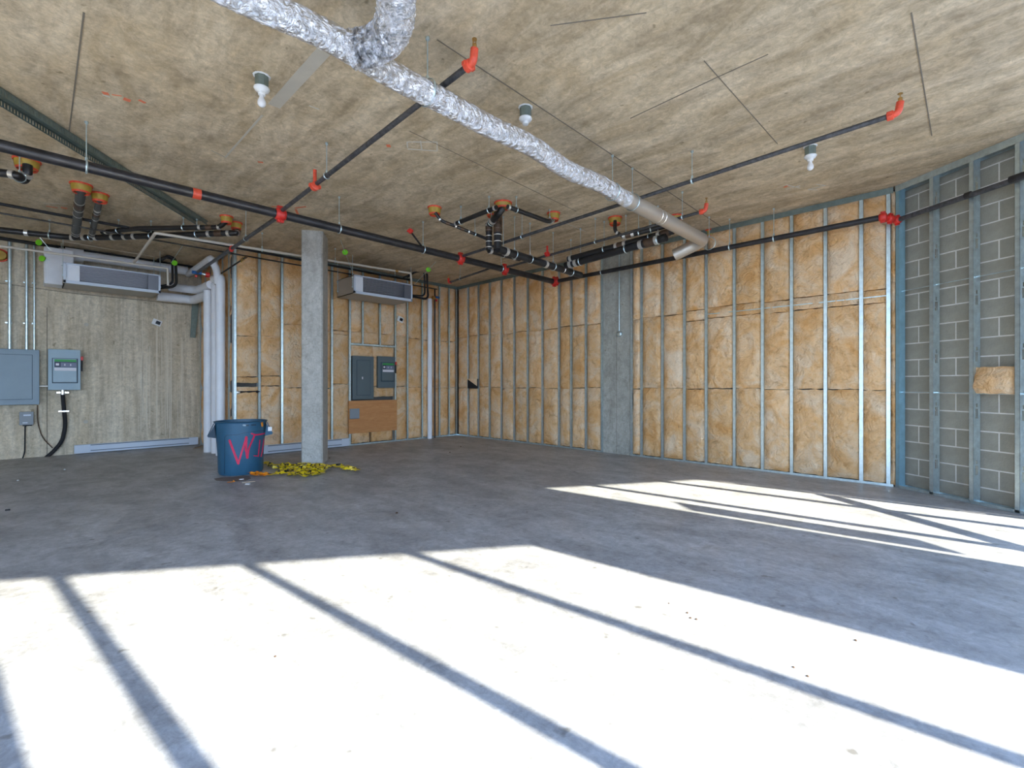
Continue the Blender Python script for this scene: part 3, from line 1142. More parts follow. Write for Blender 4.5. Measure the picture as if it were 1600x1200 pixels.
# flexible take-off curving out of the duct near the camera
fx = [Pz(548, 78, ZD), Pz(575, 76, ZD), Pz(602, 62, ZD + 0.02), Pz(618, 35, ZD + 0.04), Pz(620, -20, ZD + 0.06), Pz(615, -80, ZD + 0.08)]
fp = arc(fx, 0.3, 10)
dens = []
for i in range(len(fp) - 1):
    for q in range(8):
        dens.append(fp[i].lerp(fp[i + 1], q / 8))
MB().tube(dens, 0.10, 22, rfun=lambda k, j: 1 + 0.06 * (k % 2) + 0.12 * noise.noise(Vector((k * 0.8, j, 3)))).build('flex_takeoff', M_foil, duct, smooth=True)

# --- ceiling lamp holders
def lampholder(px, py, bulb, label, zb):
    c = Pz(px, py, H)
    e = empty('ceiling_lampholder', (c.x, c.y, H), label, 'lampholder', 'bare lampholders on the ceiling')
    b = MB()
    b.lathe((c.x, c.y, H - 0.095), [(0.050, 0), (0.052, 0.09)], 8)
    b.build('junction_box', M_galvd, e)
    b = MB(); b.lathe((c.x, c.y, H - 0.006), [(0.056, 0), (0.066, 0.005)], 9); b.build('mud_ring', M_porc, e)
    zt = H - 0.095
    b = MB()
    b.lathe((c.x, c.y, zt), [(0.057, 0), (0.058, -0.008), (0.050, -0.022), (0.030, -0.034), (0.026, -0.055), (0.022, -0.058)], 22)
    b.build('porcelain_base', M_porc, e, smooth=True)
    if bulb:
        zc = zt - 0.058
        b = MB()
        b.lathe((c.x, c.y, zc), [(0.014, 0.01), (0.016, -0.008), (0.022, -0.028), (0.029, -0.045), (0.031, -0.060), (0.028, -0.075), (0.018, -0.087), (0.004, -0.091)], 20)
        b.build('bulb', M_bulb, e, smooth=True)


lampholder(409, 119, True, 'white lampholder with a bulb on the ceiling, nearest the upper left', 3.45)
lampholder(821, 168, False, 'white lampholder without a bulb beside the foil duct', 3.53)
lampholder(1266, 229, True, 'white lampholder with a round bulb near the block wall', 3.47)

# --- firestop collars
def collar(px, py, dia, h, label, m=M_collar):
    c = Pz(px, py, H)
    b = MB(); b.lathe((c.x, c.y, H - h), [(dia * 0.42, 0), (dia * 0.46, h * 0.4), (dia * 0.48, h)], 18)
    o = b.build('firestop_collar', m, smooth=True, label=label, cat='firestop collar', group='yellow firestop collars round the ceiling pipes')
    MB().torus((c.x, c.y, H - 0.006), dia * 0.49, 0.010, (0, 0, 1), 18, 5).build('sealant_ring', M_seal, o, smooth=True)
    MB().torus((c.x, c.y, H - h), dia * 0.36, 0.013, (0, 0, 1), 18, 5).build('sealant_ring', M_seal, o, smooth=True)
    return c


k1 = collar(679, 324, 0.18, 0.09, 'yellow firestop collar with a thin drain bend, left of the central pipe cluster')
k2 = collar(786, 317, 0.23, 0.06, 'large red-rimmed firestop collar at the top of the central pipe cluster')
k2b = collar(770, 331, 0.20, 0.05, 'red-rimmed firestop collar partly behind the short drain elbows')
k3 = collar(865, 333, 0.175, 0.09, 'yellow firestop collar at the right end of the central pipe cluster')
k4 = collar(961, 340, 0.19, 0.09, 'yellow firestop collar under the foil duct, above the paired drain pipes')
k5 = collar(1055, 338, 0.22, 0.05, 'red firestop collar half hidden behind the foil duct')
k6 = collar(1110, 360, 0.18, 0.10, 'yellow firestop collar against the top of the insulated right wall')
l1 = collar(42, 250, 0.22, 0.09, 'firestop collar with the looped trap, leftmost on the ceiling')
l2 = collar(127, 288, 0.21, 0.09, 'firestop collar over the thicker corrugated drain drop')
l3 = collar(156, 303, 0.18, 0.09, 'firestop collar over the thinner corrugated drain drop')
l4 = collar(354, 338, 0.16, 0.09, 'firestop collar left of the column, nearer of two touching collars')
l5 = collar(369, 348, 0.16, 0.09, 'firestop collar left of the column, farther of two touching collars')
# collar in the concrete wall at the left edge
cw_ = Py(0, 399, YR)
b = MB(); b.lathe((cw_.x, YR, cw_.z), [(0.09, 0), (0.075, 0.05)], 18, (0, -1, 0)); ow = b.build('firestop_collar', M_collar, smooth=True, label='round firestop collar set in the concrete wall above the conduits', cat='firestop collar')
MB().torus((cw_.x, YR - 0.012, cw_.z), 0.10, 0.012, (0, 1, 0)).build('sealant_ring', M_seal, ow, smooth=True)


# --- drain pipes
def drain(label, pts, r, clamps=(), rings=(), hang=(), rad=0.06, m=M_drain, name='drain_pipe', fit=()):
    P = [Vector(p) for p in pts]
    o = MB().tube(arc(P, rad) if len(P) > 2 else P, r, 14).build(name, m, smooth=True, label=label, cat='drain pipe')
    def at_(s_):
        tot = sum((P[i + 1] - P[i]).length for i in range(len(P) - 1)); d = s_ * tot
        for i in range(len(P) - 1):
            L = (P[i + 1] - P[i]).length
            if d <= L or i == len(P) - 2: return P[i] + (P[i + 1] - P[i]) * (d / L), (P[i + 1] - P[i]).normalized()
            d -= L
    for c in clamps:
        q, d = at_(c); ring(o, q, d, r * 1.12, r * 1.0, M_steelw, 'band_clamp')
    for c in fit:
        q, d = at_(c); ring(o, q, d, r * 1.10, r * 2.6, M_brown, 'fitting')
    for c in rings:
        q, d = at_(c); MB().torus(q, r * 1.02, 0.004, d, 14, 4).build('ring', M_steelw, o)
    for c in hang:
        q, d = at_(c); hanger(o, q, r + 0.003, d)
    return o


drain('thin drain run from the leftmost collar of the central cluster', [Pz(680, 332, 3.6), Pz(689, 345, 3.5), Pz(703, 350, 3.47), Pz(763, 374, 3.38)], 0.022, clamps=(0.12, 0.38, 0.62, 0.97), fit=(0.25, 0.5), hang=(0.74,))
drain('black drain run rising to the left of the large red-rimmed collar', [Pz(711, 350, 3.48), Pz(776, 324, 3.52)], 0.030, clamps=(0.03, 0.96), hang=(0.15, 0.83), m=M_drain)
drain('black drain run from the large red-rimmed collar to the right', [Pz(793, 323, 3.53), Pz(856, 346, 3.50), Pz(865, 344, 3.62)], 0.030, clamps=(0.02, 0.90), hang=(0.14, 0.78))
zq = 3.15
a0 = Pz(764, 391, zq)
topl = Vector((a0.x, a0.y, 3.50))
drain('short drain elbow dropping beside the thick drop of the central cluster', [Pz(786, 325, 3.62), Pz(779, 334, 3.55), topl + Vector((0.0, 0.0, 0)), a0], 0.045, clamps=(0.38, 0.55), rings=(0.65, 0.75, 0.85, 0.95), hang=(0.44,), fit=(0.60,), rad=0.05)
a1 = Pz(781, 390, zq)
drain('thick vertical drain drop in the central cluster', [Vector((a1.x - 0.04, a1.y, 3.66)), Vector((a1.x - 0.04, a1.y, zq))], 0.055, rings=(0.3, 0.45, 0.62, 0.8), fit=(0.2, 0.42), m=M_drain)
drain('thick black drain run hung below the central cluster towards the right wall', [a1 + Vector((-0.04, 0, 0)), Pz(907, 430, zq)], 0.055, clamps=(0.08, 0.52,), rings=(0.75,), hang=(0.17, 0.34, 0.62, 0.86))
drain('short thinner drain run beside the thick hung drain', [a0, Pz(812, 404, zq)], 0.042, clamps=(0.04, 0.8), hang=(0.45,))
drain('lower of the paired black drain pipes under the foil duct', [Pz(884, 415, 3.17), Pz(1041, 371, 3.24)], 0.055, clamps=(0.06, 0.12, 0.78, 0.92), fit=(0.86,), hang=(0.17, 0.64, 0.93))
drain('upper of the paired black drain pipes under the foil duct', [Pz(888, 405, 3.25), Pz(1052, 361, 3.32)], 0.045, clamps=(0.03, 0.5, 0.58, 0.88), fit=(0.54, 0.94), hang=(0.38, 0.8))
drain('third black drain pipe nearest the ceiling under the foil duct', [Pz(972, 369, 3.36), Pz(1048, 351, 3.42)], 0.040, clamps=(0.04, 0.22), fit=(0.12,), hang=(0.35, 0.6))
drain('thin drain drop from the collar beneath the foil duct', [Pz(961, 345, 3.63), Pz(961, 362, 3.46), Pz(975, 370, 3.40)], 0.026, clamps=(0.6,))
drain('small drain drop behind the end of the foil duct', [Pz(1110, 366, 3.64), Pz(1109, 381, 3.50), Pz(1085, 388, 3.45)], 0.03, m=M_brown, clamps=(0.5,))

# left cluster
zl = 3.47
drain('long black drain run along the ceiling over the left fan coil unit', [Pz(-20, 357, zl), Pz(70, 367, zl), Pz(110, 371, zl), Pz(168, 371, zl), Pz(370, 364, zl), Pz(372, 361, zl + 0.12)], 0.042,
      clamps=(0.105, 0.24, 0.285, 0.33, 0.40, 0.45, 0.49, 0.80, 0.88), fit=(0.84, 0.93), hang=(0.17, 0.31, 0.56, 0.75), rad=0.08)
drain('thinner black drain run just above the long left drain', [Pz(160, 363, 3.53), Pz(215, 357, 3.54), Pz(343, 355, 3.55), Pz(354, 345, 3.63)], 0.034, clamps=(0.04, 0.78, 0.92), fit=(0.85,), hang=(0.15, 0.66))
drain('black drain elbow looping down from the leftmost ceiling collar', [Pz(43, 258, 3.62), Pz(43, 272, 3.52), Pz(37, 283, 3.46), Pz(27, 274, 3.46), Pz(10, 271, 3.47), Pz(-20, 268, 3.47)], 0.042, clamps=(0.18, 0.66, 0.9), hang=(0.5,), rad=0.05)
M_corr = mat('ribbed_grey_pipe', (0.085, 0.085, 0.08), 0.55, 0.1, var=0.3, scale=60)
drain('thicker ribbed grey drain drop', [Pz(127, 294, 3.64), Pz(118, 366, 3.48)], 0.050, rings=(0.25, 0.4, 0.52, 0.93, 0.98), fit=(0.32,), m=M_corr)
drain('thinner ribbed grey drain drop', [Pz(156, 309, 3.64), Pz(143, 369, 3.48)], 0.036, rings=(0.35, 0.5, 0.9, 0.97), clamps=(0.28,), fit=(0.38,), m=M_corr)

# --- slotted steel channel on the ceiling, left
ca, cb = Pz(-70, 108, 3.66), Pz(316, 349, 3.66)
ca = ca + (ca - cb) * 0.4
ca.z = cb.z = H - 0.003
dd = (cb - ca).normalized()
sdv = Vector((-dd.y, dd.x, 0))
b = MB()
hw, lg = 0.078, 0.065
b.bar(ca, cb, 2 * hw, 0.003)
L = (cb - ca).length
for s_ in (-1, 1):
    e = sdv * s_ * hw
    b.bar(ca + e + Vector((0, 0, -0.008)), cb + e + Vector((0, 0, -0.008)), 0.002, 0.016)
    b.bar(ca + e + Vector((0, 0, -lg + 0.006)), cb + e + Vector((0, 0, -lg + 0.006)), 0.002, 0.012)
    n_ = int(L / 0.03)
    for i in range(n_):
        q = ca + dd * (i + 0.5) * 0.03 + e + Vector((0, 0, -(lg) / 2 - 0.002))
        b.box(q, (0.019, 0.002, lg - 0.028), dd, sdv)
b.build('slotted_channel', M_galvd, label='long grey-green slotted steel channel fixed to the ceiling at the left', cat='steel channel')

# --- condensate and refrigerant lines
YP = -1.02
def PyL(px, py, y): return Py(px, py, y)


c1a, c1b, c1c = Py(-40, 379, 1.35), Py(262, 419.5, 1.35), Py(262.5, 446, 1.35)
c1a = c1a + (c1a - c1b) * 0.8
o = pipe('condensate_pipe', [c1a, c1b, c1c], 0.018, M_pvc, 'cream plastic condensate pipe crossing in front of the left fan coil unit', rad=0.03)
j0 = Py(209, 411, 1.35)
j1 = Py(243, 364, YP); j2 = Py(642, 427, YP); j3 = Py(643, 446, YP)
o = pipe('condensate_pipe', [j0, j1, j2, j3], 0.020, M_pvc, 'cream plastic condensate pipe running behind the column to the right fan coil unit', rad=0.03)
for t_ in (0.33, 0.62):
    hanger(o, j1.lerp(j2, t_), 0.022, DM, rod=0.003)
ring(o, j1.lerp(j2, 0.92), DM, 0.026, 0.06, M_brass, 'union')
l1a, l1b = Py(-40, 312, -0.36), Py(640, 437, -0.36)
l1a.z = l1b.z = (l1a.z + l1b.z) / 2
l1a.x -= 3.0
pipe('refrigerant_line', [l1a, l1b], 0.020, M_rubber, 'thicker black insulated refrigerant line under the ceiling towards the right fan coil')
l2a, l2b = Py(-40, 326, -0.16), Py(683, 452, -0.16)
l2a = l2a + (l2a - l2b) * 0.4
pipe('gas_line', [l2a, l2b], 0.012, M_drain, 'thin black pipe running parallel below the refrigerant line')
l3a, l3b = Py(-20, 368, 2.30), Py(311, 419, 2.30)
l3a = l3a + (l3a - l3b) * 1.0
l3a.z = l3b.z
o = pipe('refrigerant_line', [l3a, l3b], 0.030, M_rubber, 'thick black insulated line in the corner of ceiling and concrete wall')
g1, g2 = Pz(384, 402, 3.38), Pz(346, 427, 3.22)
o = pipe('gas_branch', [g1, g2], 0.013, M_drain, 'thin dark pipe with a brass valve dropping to the white pipes')
ring(o, g1 + (g2 - g1) * 0.12, g2 - g1, 0.026, 0.06, M_brass, 'valve_body')
MB().bar(g1 + (g2 - g1) * 0.05 + Vector((0, 0, 0.03)), g1 + (g2 - g1) * 0.18 + Vector((0, 0, -0.03)), 0.01, 0.015).build('valve_handle', mat('yellow_handle', (0.6, 0.42, 0.02), 0.4), o)
ring(o, g1, (g2 - g1), 0.02, 0.04, M_brown, 'union')


# --- fan coil units
def fan_coil(x0, x1, yf, z0, z1, dep, label, n=15):
    e = empty('fan_coil_unit', ((x0 + x1) / 2, yf + dep / 2, z0), label, 'fan coil unit', 'ceiling hung fan coil units')
    Y1 = yf + dep
    th = 0.012
    b = MB()
    b.bb((x0, yf + .03, z1 - th), (x1, Y1, z1)); b.bb((x0, yf + .03, z0), (x1, Y1, z0 + th))
    b.bb((x0, yf + .03, z0), (x0 + th, Y1, z1)); b.bb((x1 - th, yf + .03, z0), (x1, Y1, z1)); b.bb((x0, Y1 - th, z0), (x1, Y1, z1))
    b.build('cabinet', mat('cabinet_steel', (0.40, 0.38, 0.345), 0.5, 0.5, var=0.06, scale=3), e)
    b = MB()
    f_ = 0.030
    b.bb((x0 - .01, yf, z0 - .005), (x1 + .01, yf + .035, z0 + f_ + 0.012)); b.bb((x0 - .01, yf, z1 - 0.014), (x1 + .01, yf + .035, z1 + .004))
    b.bb((x0 - .01, yf, z0), (x0 + 0.022, yf + .035, z1)); b.bb((x1 - 0.02, yf, z0), (x1 + .01, yf + .035, z1))
    b.build('front_frame', M_heat, e)
    b = MB(); b.bb((x0 + .02, yf + 0.035, z0 + .04), (x0 + 0.19, yf + 0.16, z1 - .013)); b.build('liner', M_white, e)
    # coil: tilted ridged slab
    b = MB()
    xa_, xb2 = x0 + 0.19, x1 - 0.02
    zz0, zz1 = z0 + 0.035, z1 - 0.012
    prev = None
    for i in range(n):
        zc = zz0 + (zz1 - zz0) * (i + 0.5) / n
        dz = (zz1 - zz0) / n
        yy = yf + 0.13 - 0.09 * (i / n)
        b.box(((xa_ + xb2) / 2, yy + 0.02, zc), (xb2 - xa_, 0.045, dz * 0.55))
    b.build('coil', M_fin, e)
    MB().bb((xa_, yf + 0.17, zz0), (xb2, yf + 0.18, zz1)).build('coil_back', M_rubber, e)
    b = MB(); b.bb((x1 - 0.17, yf + 0.015, zz0), (x1 - 0.02, yf + 0.05, zz1)); b.build('end_plate', mat('end_plate', (0.17, 0.18, 0.21), 0.5, 0.4), e)
    for (xx, yy) in ((x0 + 0.02, yf + 0.06), (x1 - 0.02, yf + 0.06), (x0 + 0.02, Y1 - 0.05), (x1 - 0.02, Y1 - 0.05)):
        sx = -0.03 if xx < (x0 + x1) / 2 else 0.03
        b = MB(); b.tube([(xx + sx, yy, z0 + 0.1), (xx + sx, yy, H)], 0.005, 6); b.box((xx + sx, yy, z1 - 0.04), (0.04, 0.04, 0.006)); b.box((xx + sx, yy, z0 + 0.12), (0.03, 0.03, 0.01))
        b.build('hanger_rod', M_galv, e)
    return e


u1a, u1b = Py(100, 441, 1.38), Py(250, 459, 1.38)
u1t = Py(100, 410, 1.38)
F1 = fan_coil(u1a.x, u1b.x, 1.38, u1a.z - 0.0, u1t.z, 0.72, 'left grey fan coil unit with the white box, hung on the concrete wall side')
u2a, u2b = Py(554, 457.5, -0.9), Py(644, 470, -0.9)
u2t = Py(554, 429, -0.9)
F2 = fan_coil(u2a.x, u2b.x, -0.9, u2a.z, u2t.z, 0.72, 'right grey fan coil unit hung between the column and the corner', n=12)
# plenum box on the left unit
pa_, pb_ = Py(68.5, 386, 1.95), Py(101, 446, 1.95)
b = MB(); b.bb((pa_.x, 1.95, pb_.z), (pb_.x + 0.12, 2.36, pa_.z + 0.02)); b.build('white_duct_box', M_white, label='white insulated box elbow beside the left fan coil unit', cat='duct box', bevel=0.02)
b0 = WORLD['white_duct_box']
# white insulated pipes along the recess
w1 = [Py(104, 397, 2.2), Py(306, 425, 2.2)]
zz = (w1[0].z + w1[1].z) / 2
w1[0].z = w1[1].z = min(zz, H - 0.12)
wend = Px(339, 405, -5.07)
o = pipe('insulated_pipe', [w1[0] + Vector((-0.1, 0, 0)), Vector((-5.22, 2.2, w1[0].z))], 0.085, M_white, 'upper white insulated pipe along the concrete wall')
ring(o, Py(128, 400, 2.2) * 1.0, DM, 0.088, 0.02, M_galv, 'band')
MB().tube([Vector((w1[0].x - 0.02, 2.2, w1[0].z)), Vector((w1[0].x + 0.22, 2.2, w1[0].z))], 0.112, 20).build('collar', M_white, o, smooth=True)
# diag pipe towards camera & vertical
pv3 = Px(344.5, 560, -5.07)
v3 = Vector((-5.07, pv3.y, 0))
pv2 = Px(336, 560, -5.07); v2 = Vector((-5.07, pv2.y, 0))
pv1 = Px(326, 560, -5.11); v1 = Vector((-5.11, pv1.y, 0))
pipe('insulated_pipe', [Vector((-5.20, 2.2, 3.50)), Vector((-5.20, v3.y + 0.05, 3.50)), Vector((-5.12, v3.y + 0.02, 3.3)), Vector((-5.10, v3.y + 0.02, 3.05))], 0.062, M_white, 'white insulated pipe crossing the ceiling corner down to the standing pipes', rad=0.05)
for nm, v, r_, zt_, lab in (('a', v3, 0.075, None, 'rightmost of the standing white insulated pipes'), ('b', v2, 0.062, None, 'middle of the standing white insulated pipes'), ('c', v1, 0.082, None, 'leftmost of the standing white insulated pipes')):
    ztop = {'a': 3.19, 'b': 3.10, 'c': 3.02}[nm]
    pipe('insulated_riser', [Vector((v.x, v.y, 0.0)), Vector((v.x, v.y, ztop)), ] if nm == 'c' else ([Vector((v.x, v.y, 0.0)), Vector((v.x, v.y, ztop)), Vector((v.x - 0.02, v.y + 0.30, ztop))]), r_, M_white, lab, 'pipe', 'standing white insulated pipes', rad=0.09, n=18)
q0, q1 = Py(245, 456, 2.15), Vector((v1.x, 2.15, 0))
q0.z = 2.98
pipe('insulated_pipe', [Vector((q0.x, 2.15, 2.98)), Vector((v1.x - 0.02, 2.15, 2.98)), Vector((v1.x, v1.y + 0.05, 2.94)), Vector((v1.x, v1.y, 2.8))], 0.085, M_white, 'lower white insulated pipe behind the left fan coil unit', rad=0.12, n=18)
pipe('insulated_pipe', [Vector((q0.x + 0.2, 2.22, 3.20)), Vector((-5.50, 2.22, 3.20)), Vector((-5.12, 1.85, 3.14)), Vector((v2.x - 0.05, v2.y + 0.05, 3.10))], 0.078, M_white, 'middle white insulated pipe bending towards the standing pipes', rad=0.12, n=18)
# blue valve with red cap
vb = Pz(309, 427, 3.22)
o = MB().tube([Py(300, 425, vb.y), Py(315, 427, vb.y)], 0.028, 12).build('valve', M_blue, smooth=True, label='blue-handled valve with a red cap beside the standing white pipes', cat='valve')
MB().tube([Py(314, 427, vb.y), Py(321, 429, vb.y)], 0.02, 10).build('union', M_galv, o, smooth=True)
MB().tube([Py(321, 429, vb.y), Py(327, 430, vb.y)], 0.045, 12).build('red_cap', M_red, o, smooth=True)
MB().tube([Py(306, 430, vb.y), Py(307, 433, vb.y)], 0.02, 10).build('handle_hub', M_red, o, smooth=True)


# refrigerant hoses at the units
def hose(label, pts, r=0.020):
    return MB().tube(arc(pts, 0.12, 7), r, 12).build('refrigerant_hose', M_rubber, smooth=True, label=label, cat='hose', group=None)


hy = 1.60
hose('outer black refrigerant hose looping out of the left fan coil unit', [Py(250, 450, hy), Py(276, 448, hy), Py(274, 404, hy), Py(262, 400, hy), Py(250, 408, 2.2)], 0.024)
hose('inner black refrigerant hose looping out of the left fan coil unit', [Py(250, 447, hy), Py(270, 444, hy), Py(269, 404, hy), Py(258, 402, hy), Py(246, 406, 2.2)], 0.020)
hy = -0.6
hose('outer black refrigerant hose looping out of the right fan coil unit', [Py(642, 463, hy), Py(669, 468, hy), Py(667, 424, hy), Py(655, 421, hy), Py(636, 433, hy + .2)], 0.022)
hose('inner black refrigerant hose looping out of the right fan coil unit', [Py(642, 461, hy), Py(664, 463, hy), Py(663, 424, hy), Py(652, 424, hy), Py(630, 434, hy + .2)], 0.018)


# seismic cables with lime tags
def tagcable(label, p, q, tagp, y):
    a, b2 = Py(*p, y), Py(*q, y)
    if a.z > H - 0.03: a = Pz(*p, H - 0.005)
    t_ = a.lerp(b2, (tagp[1] - p[1]) / (q[1] - p[1])) if y < 1.1 else Py(*tagp, y)
    o = MB().tube([a, b2], 0.004, 6).build('brace_cable', M_galv, label=label, cat='cable', group='bracing cables with lime tags')
    MB().lathe(t_, [(0.048, 0), (0.048, 0.008)], 16, (-0.6, -0.8, 0)).build('tag', M_lime, o)


tagcable('bracing cable with the upper lime tag at the left fan coil unit', (62, 371), (79, 391), (61, 379), 1.9)
tagcable('bracing cable with the lower lime tag at the left fan coil unit', (68, 401), (78, 407), (66, 404), 1.945)
tagcable('bracing cable with a lime tag right of the left fan coil unit', (286, 383), (267, 411), (273, 411), 1.2)
tagcable('bracing cable with a lime tag beside the column', (532, 375), (552, 428), (536, 393), -0.9)
tagcable('bracing cable with a lime tag right of the right fan coil unit', (681, 409), (647, 445), (672, 421), -0.9)
b = Py(62, 371, 1.7); c_ = Py(240, 401, 1.7)
MB().tube([b, c_], 0.004, 6).build('brace_rod', M_pvc, label='thin pale rod running above the left fan coil unit', cat='rod')
# pipe riser with valves on the back wall
rx = Py(671.5, 600, -0.10)
o = MB().tube([(rx.x, -0.10, 0.0), (rx.x, -0.10, Py(671.5, 467, -0.1).z)], 0.055, 18).build('insulated_riser', M_white, smooth=True, label='single white insulated standpipe near the far corner', cat='pipe', base=True)
bx = Py(679.5, 600, -0.08)
o = MB().tube([(bx.x, -0.08, 0.0), (bx.x, -0.08, Py(679, 452, -0.08).z)], 0.018, 10).build('standpipe', M_drain, smooth=True, label='thin dark standpipe beside the single white standpipe', cat='pipe', base=True)
t_ = Py(679, 464, -0.1)
MB().tube([t_ + Vector((-0.06, 0, -0.02)), t_ + Vector((0.0, 0, -0.02))], 0.04, 10).build('valve_body', M_brass, o, smooth=True)
MB().tube([t_ + Vector((0.03, 0, 0.0)), t_ + Vector((0.13, 0, 0.0))], 0.025, 10).build('blue_handle', M_blue, o, smooth=True)
MB().tube([t_ + Vector((0.05, 0, -0.05)), t_ + Vector((0.05, 0, -0.10))], 0.025, 10).build('red_cap', M_red, o, smooth=True)


# --- electrical on the concrete wall
def wall_box(name, px0, py0, px1, py1, y, dep, m, label, cat, bevel=0.004, base=True):
    a, b2 = Py(px0, py0, y - dep), Py(px1, py1, y - dep)
    zt = Py((px0 + px1) / 2, py0, y - dep).z
    zb = Py((px0 + px1) / 2, py1, y - dep).z
    o = MB().bb((a.x, y - dep, zb), (b2.x, y, zt)).build(name, m, bevel=bevel, label=label, cat=cat)
    return o, a.x, b2.x, zb, zt, y - dep


def slab(parent, name, m, x0, x1, z0, z1, y, th, bevel=0.0):
    return MB().bb((x0, y - th, z0), (x1, y, z1)).build(name, m, parent, bevel=bevel)


def panelboard(px0, py0, px1, py1, y, dep, m, label, inset):
    o, x0, x1, z0, z1, yf = wall_box('electrical_panel', px0, py0, px1, py1, y, dep, m, label, 'electrical panel')
    w_, h_ = x1 - x0, z1 - z0
    slab(o, 'door_gap', M_cand, x0 + w_ * inset - 0.006, x1 - w_ * inset * 0.9 + 0.006, z0 + h_ * 0.10 - 0.006, z1 - h_ * 0.10 + 0.006, yf, 0.003)
    d = slab(o, 'panel_door', m, x0 + w_ * inset, x1 - w_ * inset * 0.9, z0 + h_ * 0.10, z1 - h_ * 0.10, yf - 0.001, 0.006, 0.002)
    lx = x0 + w_ * (0.42 if inset > 0.15 else 0.30)
    slab(d, 'latch', M_lwhite, lx, lx + 0.025, (z0 + z1) / 2 - 0.03, (z0 + z1) / 2 + 0.02, yf - 0.006, 0.008)
    return o


panelboard(-34, 545, 61.5, 633, YR, 0.12, M_panel, 'large blue-grey electrical panel on the concrete wall at the left edge', 0.14)


def disconnect(px0, py0, px1, py1, y, dep, m, label, ins):
    o, x0, x1, z0, z1, yf = wall_box('disconnect_switch', px0, py0, px1, py1, y, dep, m, label, 'disconnect switch')
    w_, h_ = x1 - x0, z1 - z0
    X = lambda u: x0 + w_ * u
    Z = lambda v: z0 + h_ * v
    slab(o, 'door_gasket', M_cand, X(ins[0] - .02), X(ins[1] + .035), Z(ins[2] - .02), Z(ins[3] + 0.01), yf, 0.006, 0.002)
    d = slab(o, 'switch_door', m, X(ins[0]), X(ins[1]), Z(ins[2]), Z(ins[3]), yf, 0.022, 0.006)
    yy = yf - 0.022
    a, c = ins[0] + 0.05, ins[1] - 0.02
    t = ins[3] - 0.02
    slab(d, 'green_strip', M_green, X(a), X(c), Z(t - 0.055), Z(t), yy, 0.003)
    slab(d, 'dark_label', M_navy, X(a), X(c), Z(t - 0.19), Z(t - 0.055), yy, 0.003)
    slab(d, 'grey_label', mat('label_slate', (0.17, 0.19, 0.27), 0.5), X(a + 0.19), X(c), Z(t - 0.18), Z(t - 0.075), yy - 0.003, 0.001)
    slab(d, 'emblem_tile', M_lwhite, X(a + .04), X(a + .14), Z(t - 0.15), Z(t - 0.095), yy - 0.003, 0.001)
    for u in (0.30, 0.48):
        slab(d, 'switch_mark', M_lwhite, X(a + u), X(a + u + .03), Z(t - 0.155), Z(t - 0.105), yy - 0.004, 0.001)
    slab(d, 'white_label', M_lwhite, X(a), X(c), Z(t - 0.275), Z(t - 0.20), yy, 0.003)
    hx = x1 + 0.022
    b = MB(); b.bb((x1, yf - 0.01, Z(0.74)), (x1 + 0.035, yf + 0.03, Z(0.84))); h = b.build('handle', M_red, o, bevel=0.005)
    MB().bb((x1 + 0.004, yf - 0.005, Z(0.47)), (x1 + 0.028, yf + 0.02, Z(0.74))).build('handle_arm', M_rubber, o)
    return o, x0, x1, z0, z1, yf


dis, dx0, dx1, dz0, dz1, dyf = disconnect(75, 546, 126, 609.5, YR, 0.14, M_panell, 'grey-blue disconnect switch with a red handle on the concrete wall', (0.14, 0.88, 0.19, 0.77))
ring(dis, (dx0 - 0.06, dyf + 0.05, dz0 + 0.07), (1, 0, 0), 0.014, 0.16, M_steelw, 'conduit_nipple')
# cable from switch to floor
cx0 = Py(98, 612, dyf + 0.04)
b = MB(); b.tube([cx0 + Vector((0, 0, 0.03)), cx0 + Vector((0, 0, -0.05))], 0.035, 12); b.bb(cx0 + Vector((-0.08, -0.02, -0.03)), cx0 + Vector((0.08, 0.02, 0.0))); b.build('cable_connector', M_steelw, dis, smooth=True)
cb_ = [cx0 + Vector((0, 0, -0.03)), Py(100, 640, YR - 0.06), Py(102.5, 665, YR - 0.06), Py(97, 690, YR - 0.05), Py(83, 706, YR - 0.04), Py(71, 715.5, YR - 0.05)]
o = MB().tube(arc(cb_, 0.25, 6), 0.030, 12).build('power_cable', M_rubber, smooth=True, label='thick black cable curving from the disconnect switch to the floor', cat='cable')
q = Py(99.5, 642.5, YR - 0.06)
b = MB(); b.bb(q + Vector((-0.07, -0.035, -0.012)), q + Vector((0.07, 0.05, 0.012))); b.build('cable_strap', M_steelw, o)
# three conduits
for px, lab, r_ in ((15, 'leftmost galvanized conduit above the large electrical panel', 0.024), (41.5, 'middle galvanized conduit above the large electrical panel', 0.019), (53.5, 'rightmost, thinnest conduit above the large electrical panel', 0.014)):
    a = Py(px, 546, YR - 0.05)
    o = MB().tube([(a.x, YR - 0.05, a.z - 0.01), (a.x, YR - 0.05, H - 0.02)], r_, 12).build('conduit', M_galv, smooth=True, label=lab, cat='conduit', group='conduits above the electrical panel')
    for zz_ in (a.z + 0.45, a.z + 1.15):
        b = MB(); b.bb((a.x - r_ * 2.2, YR - 0.03, zz_ - 0.012), (a.x + r_ * 1.2, YR - 0.0, zz_ + 0.012)); b.build('strap', M_galv, o)
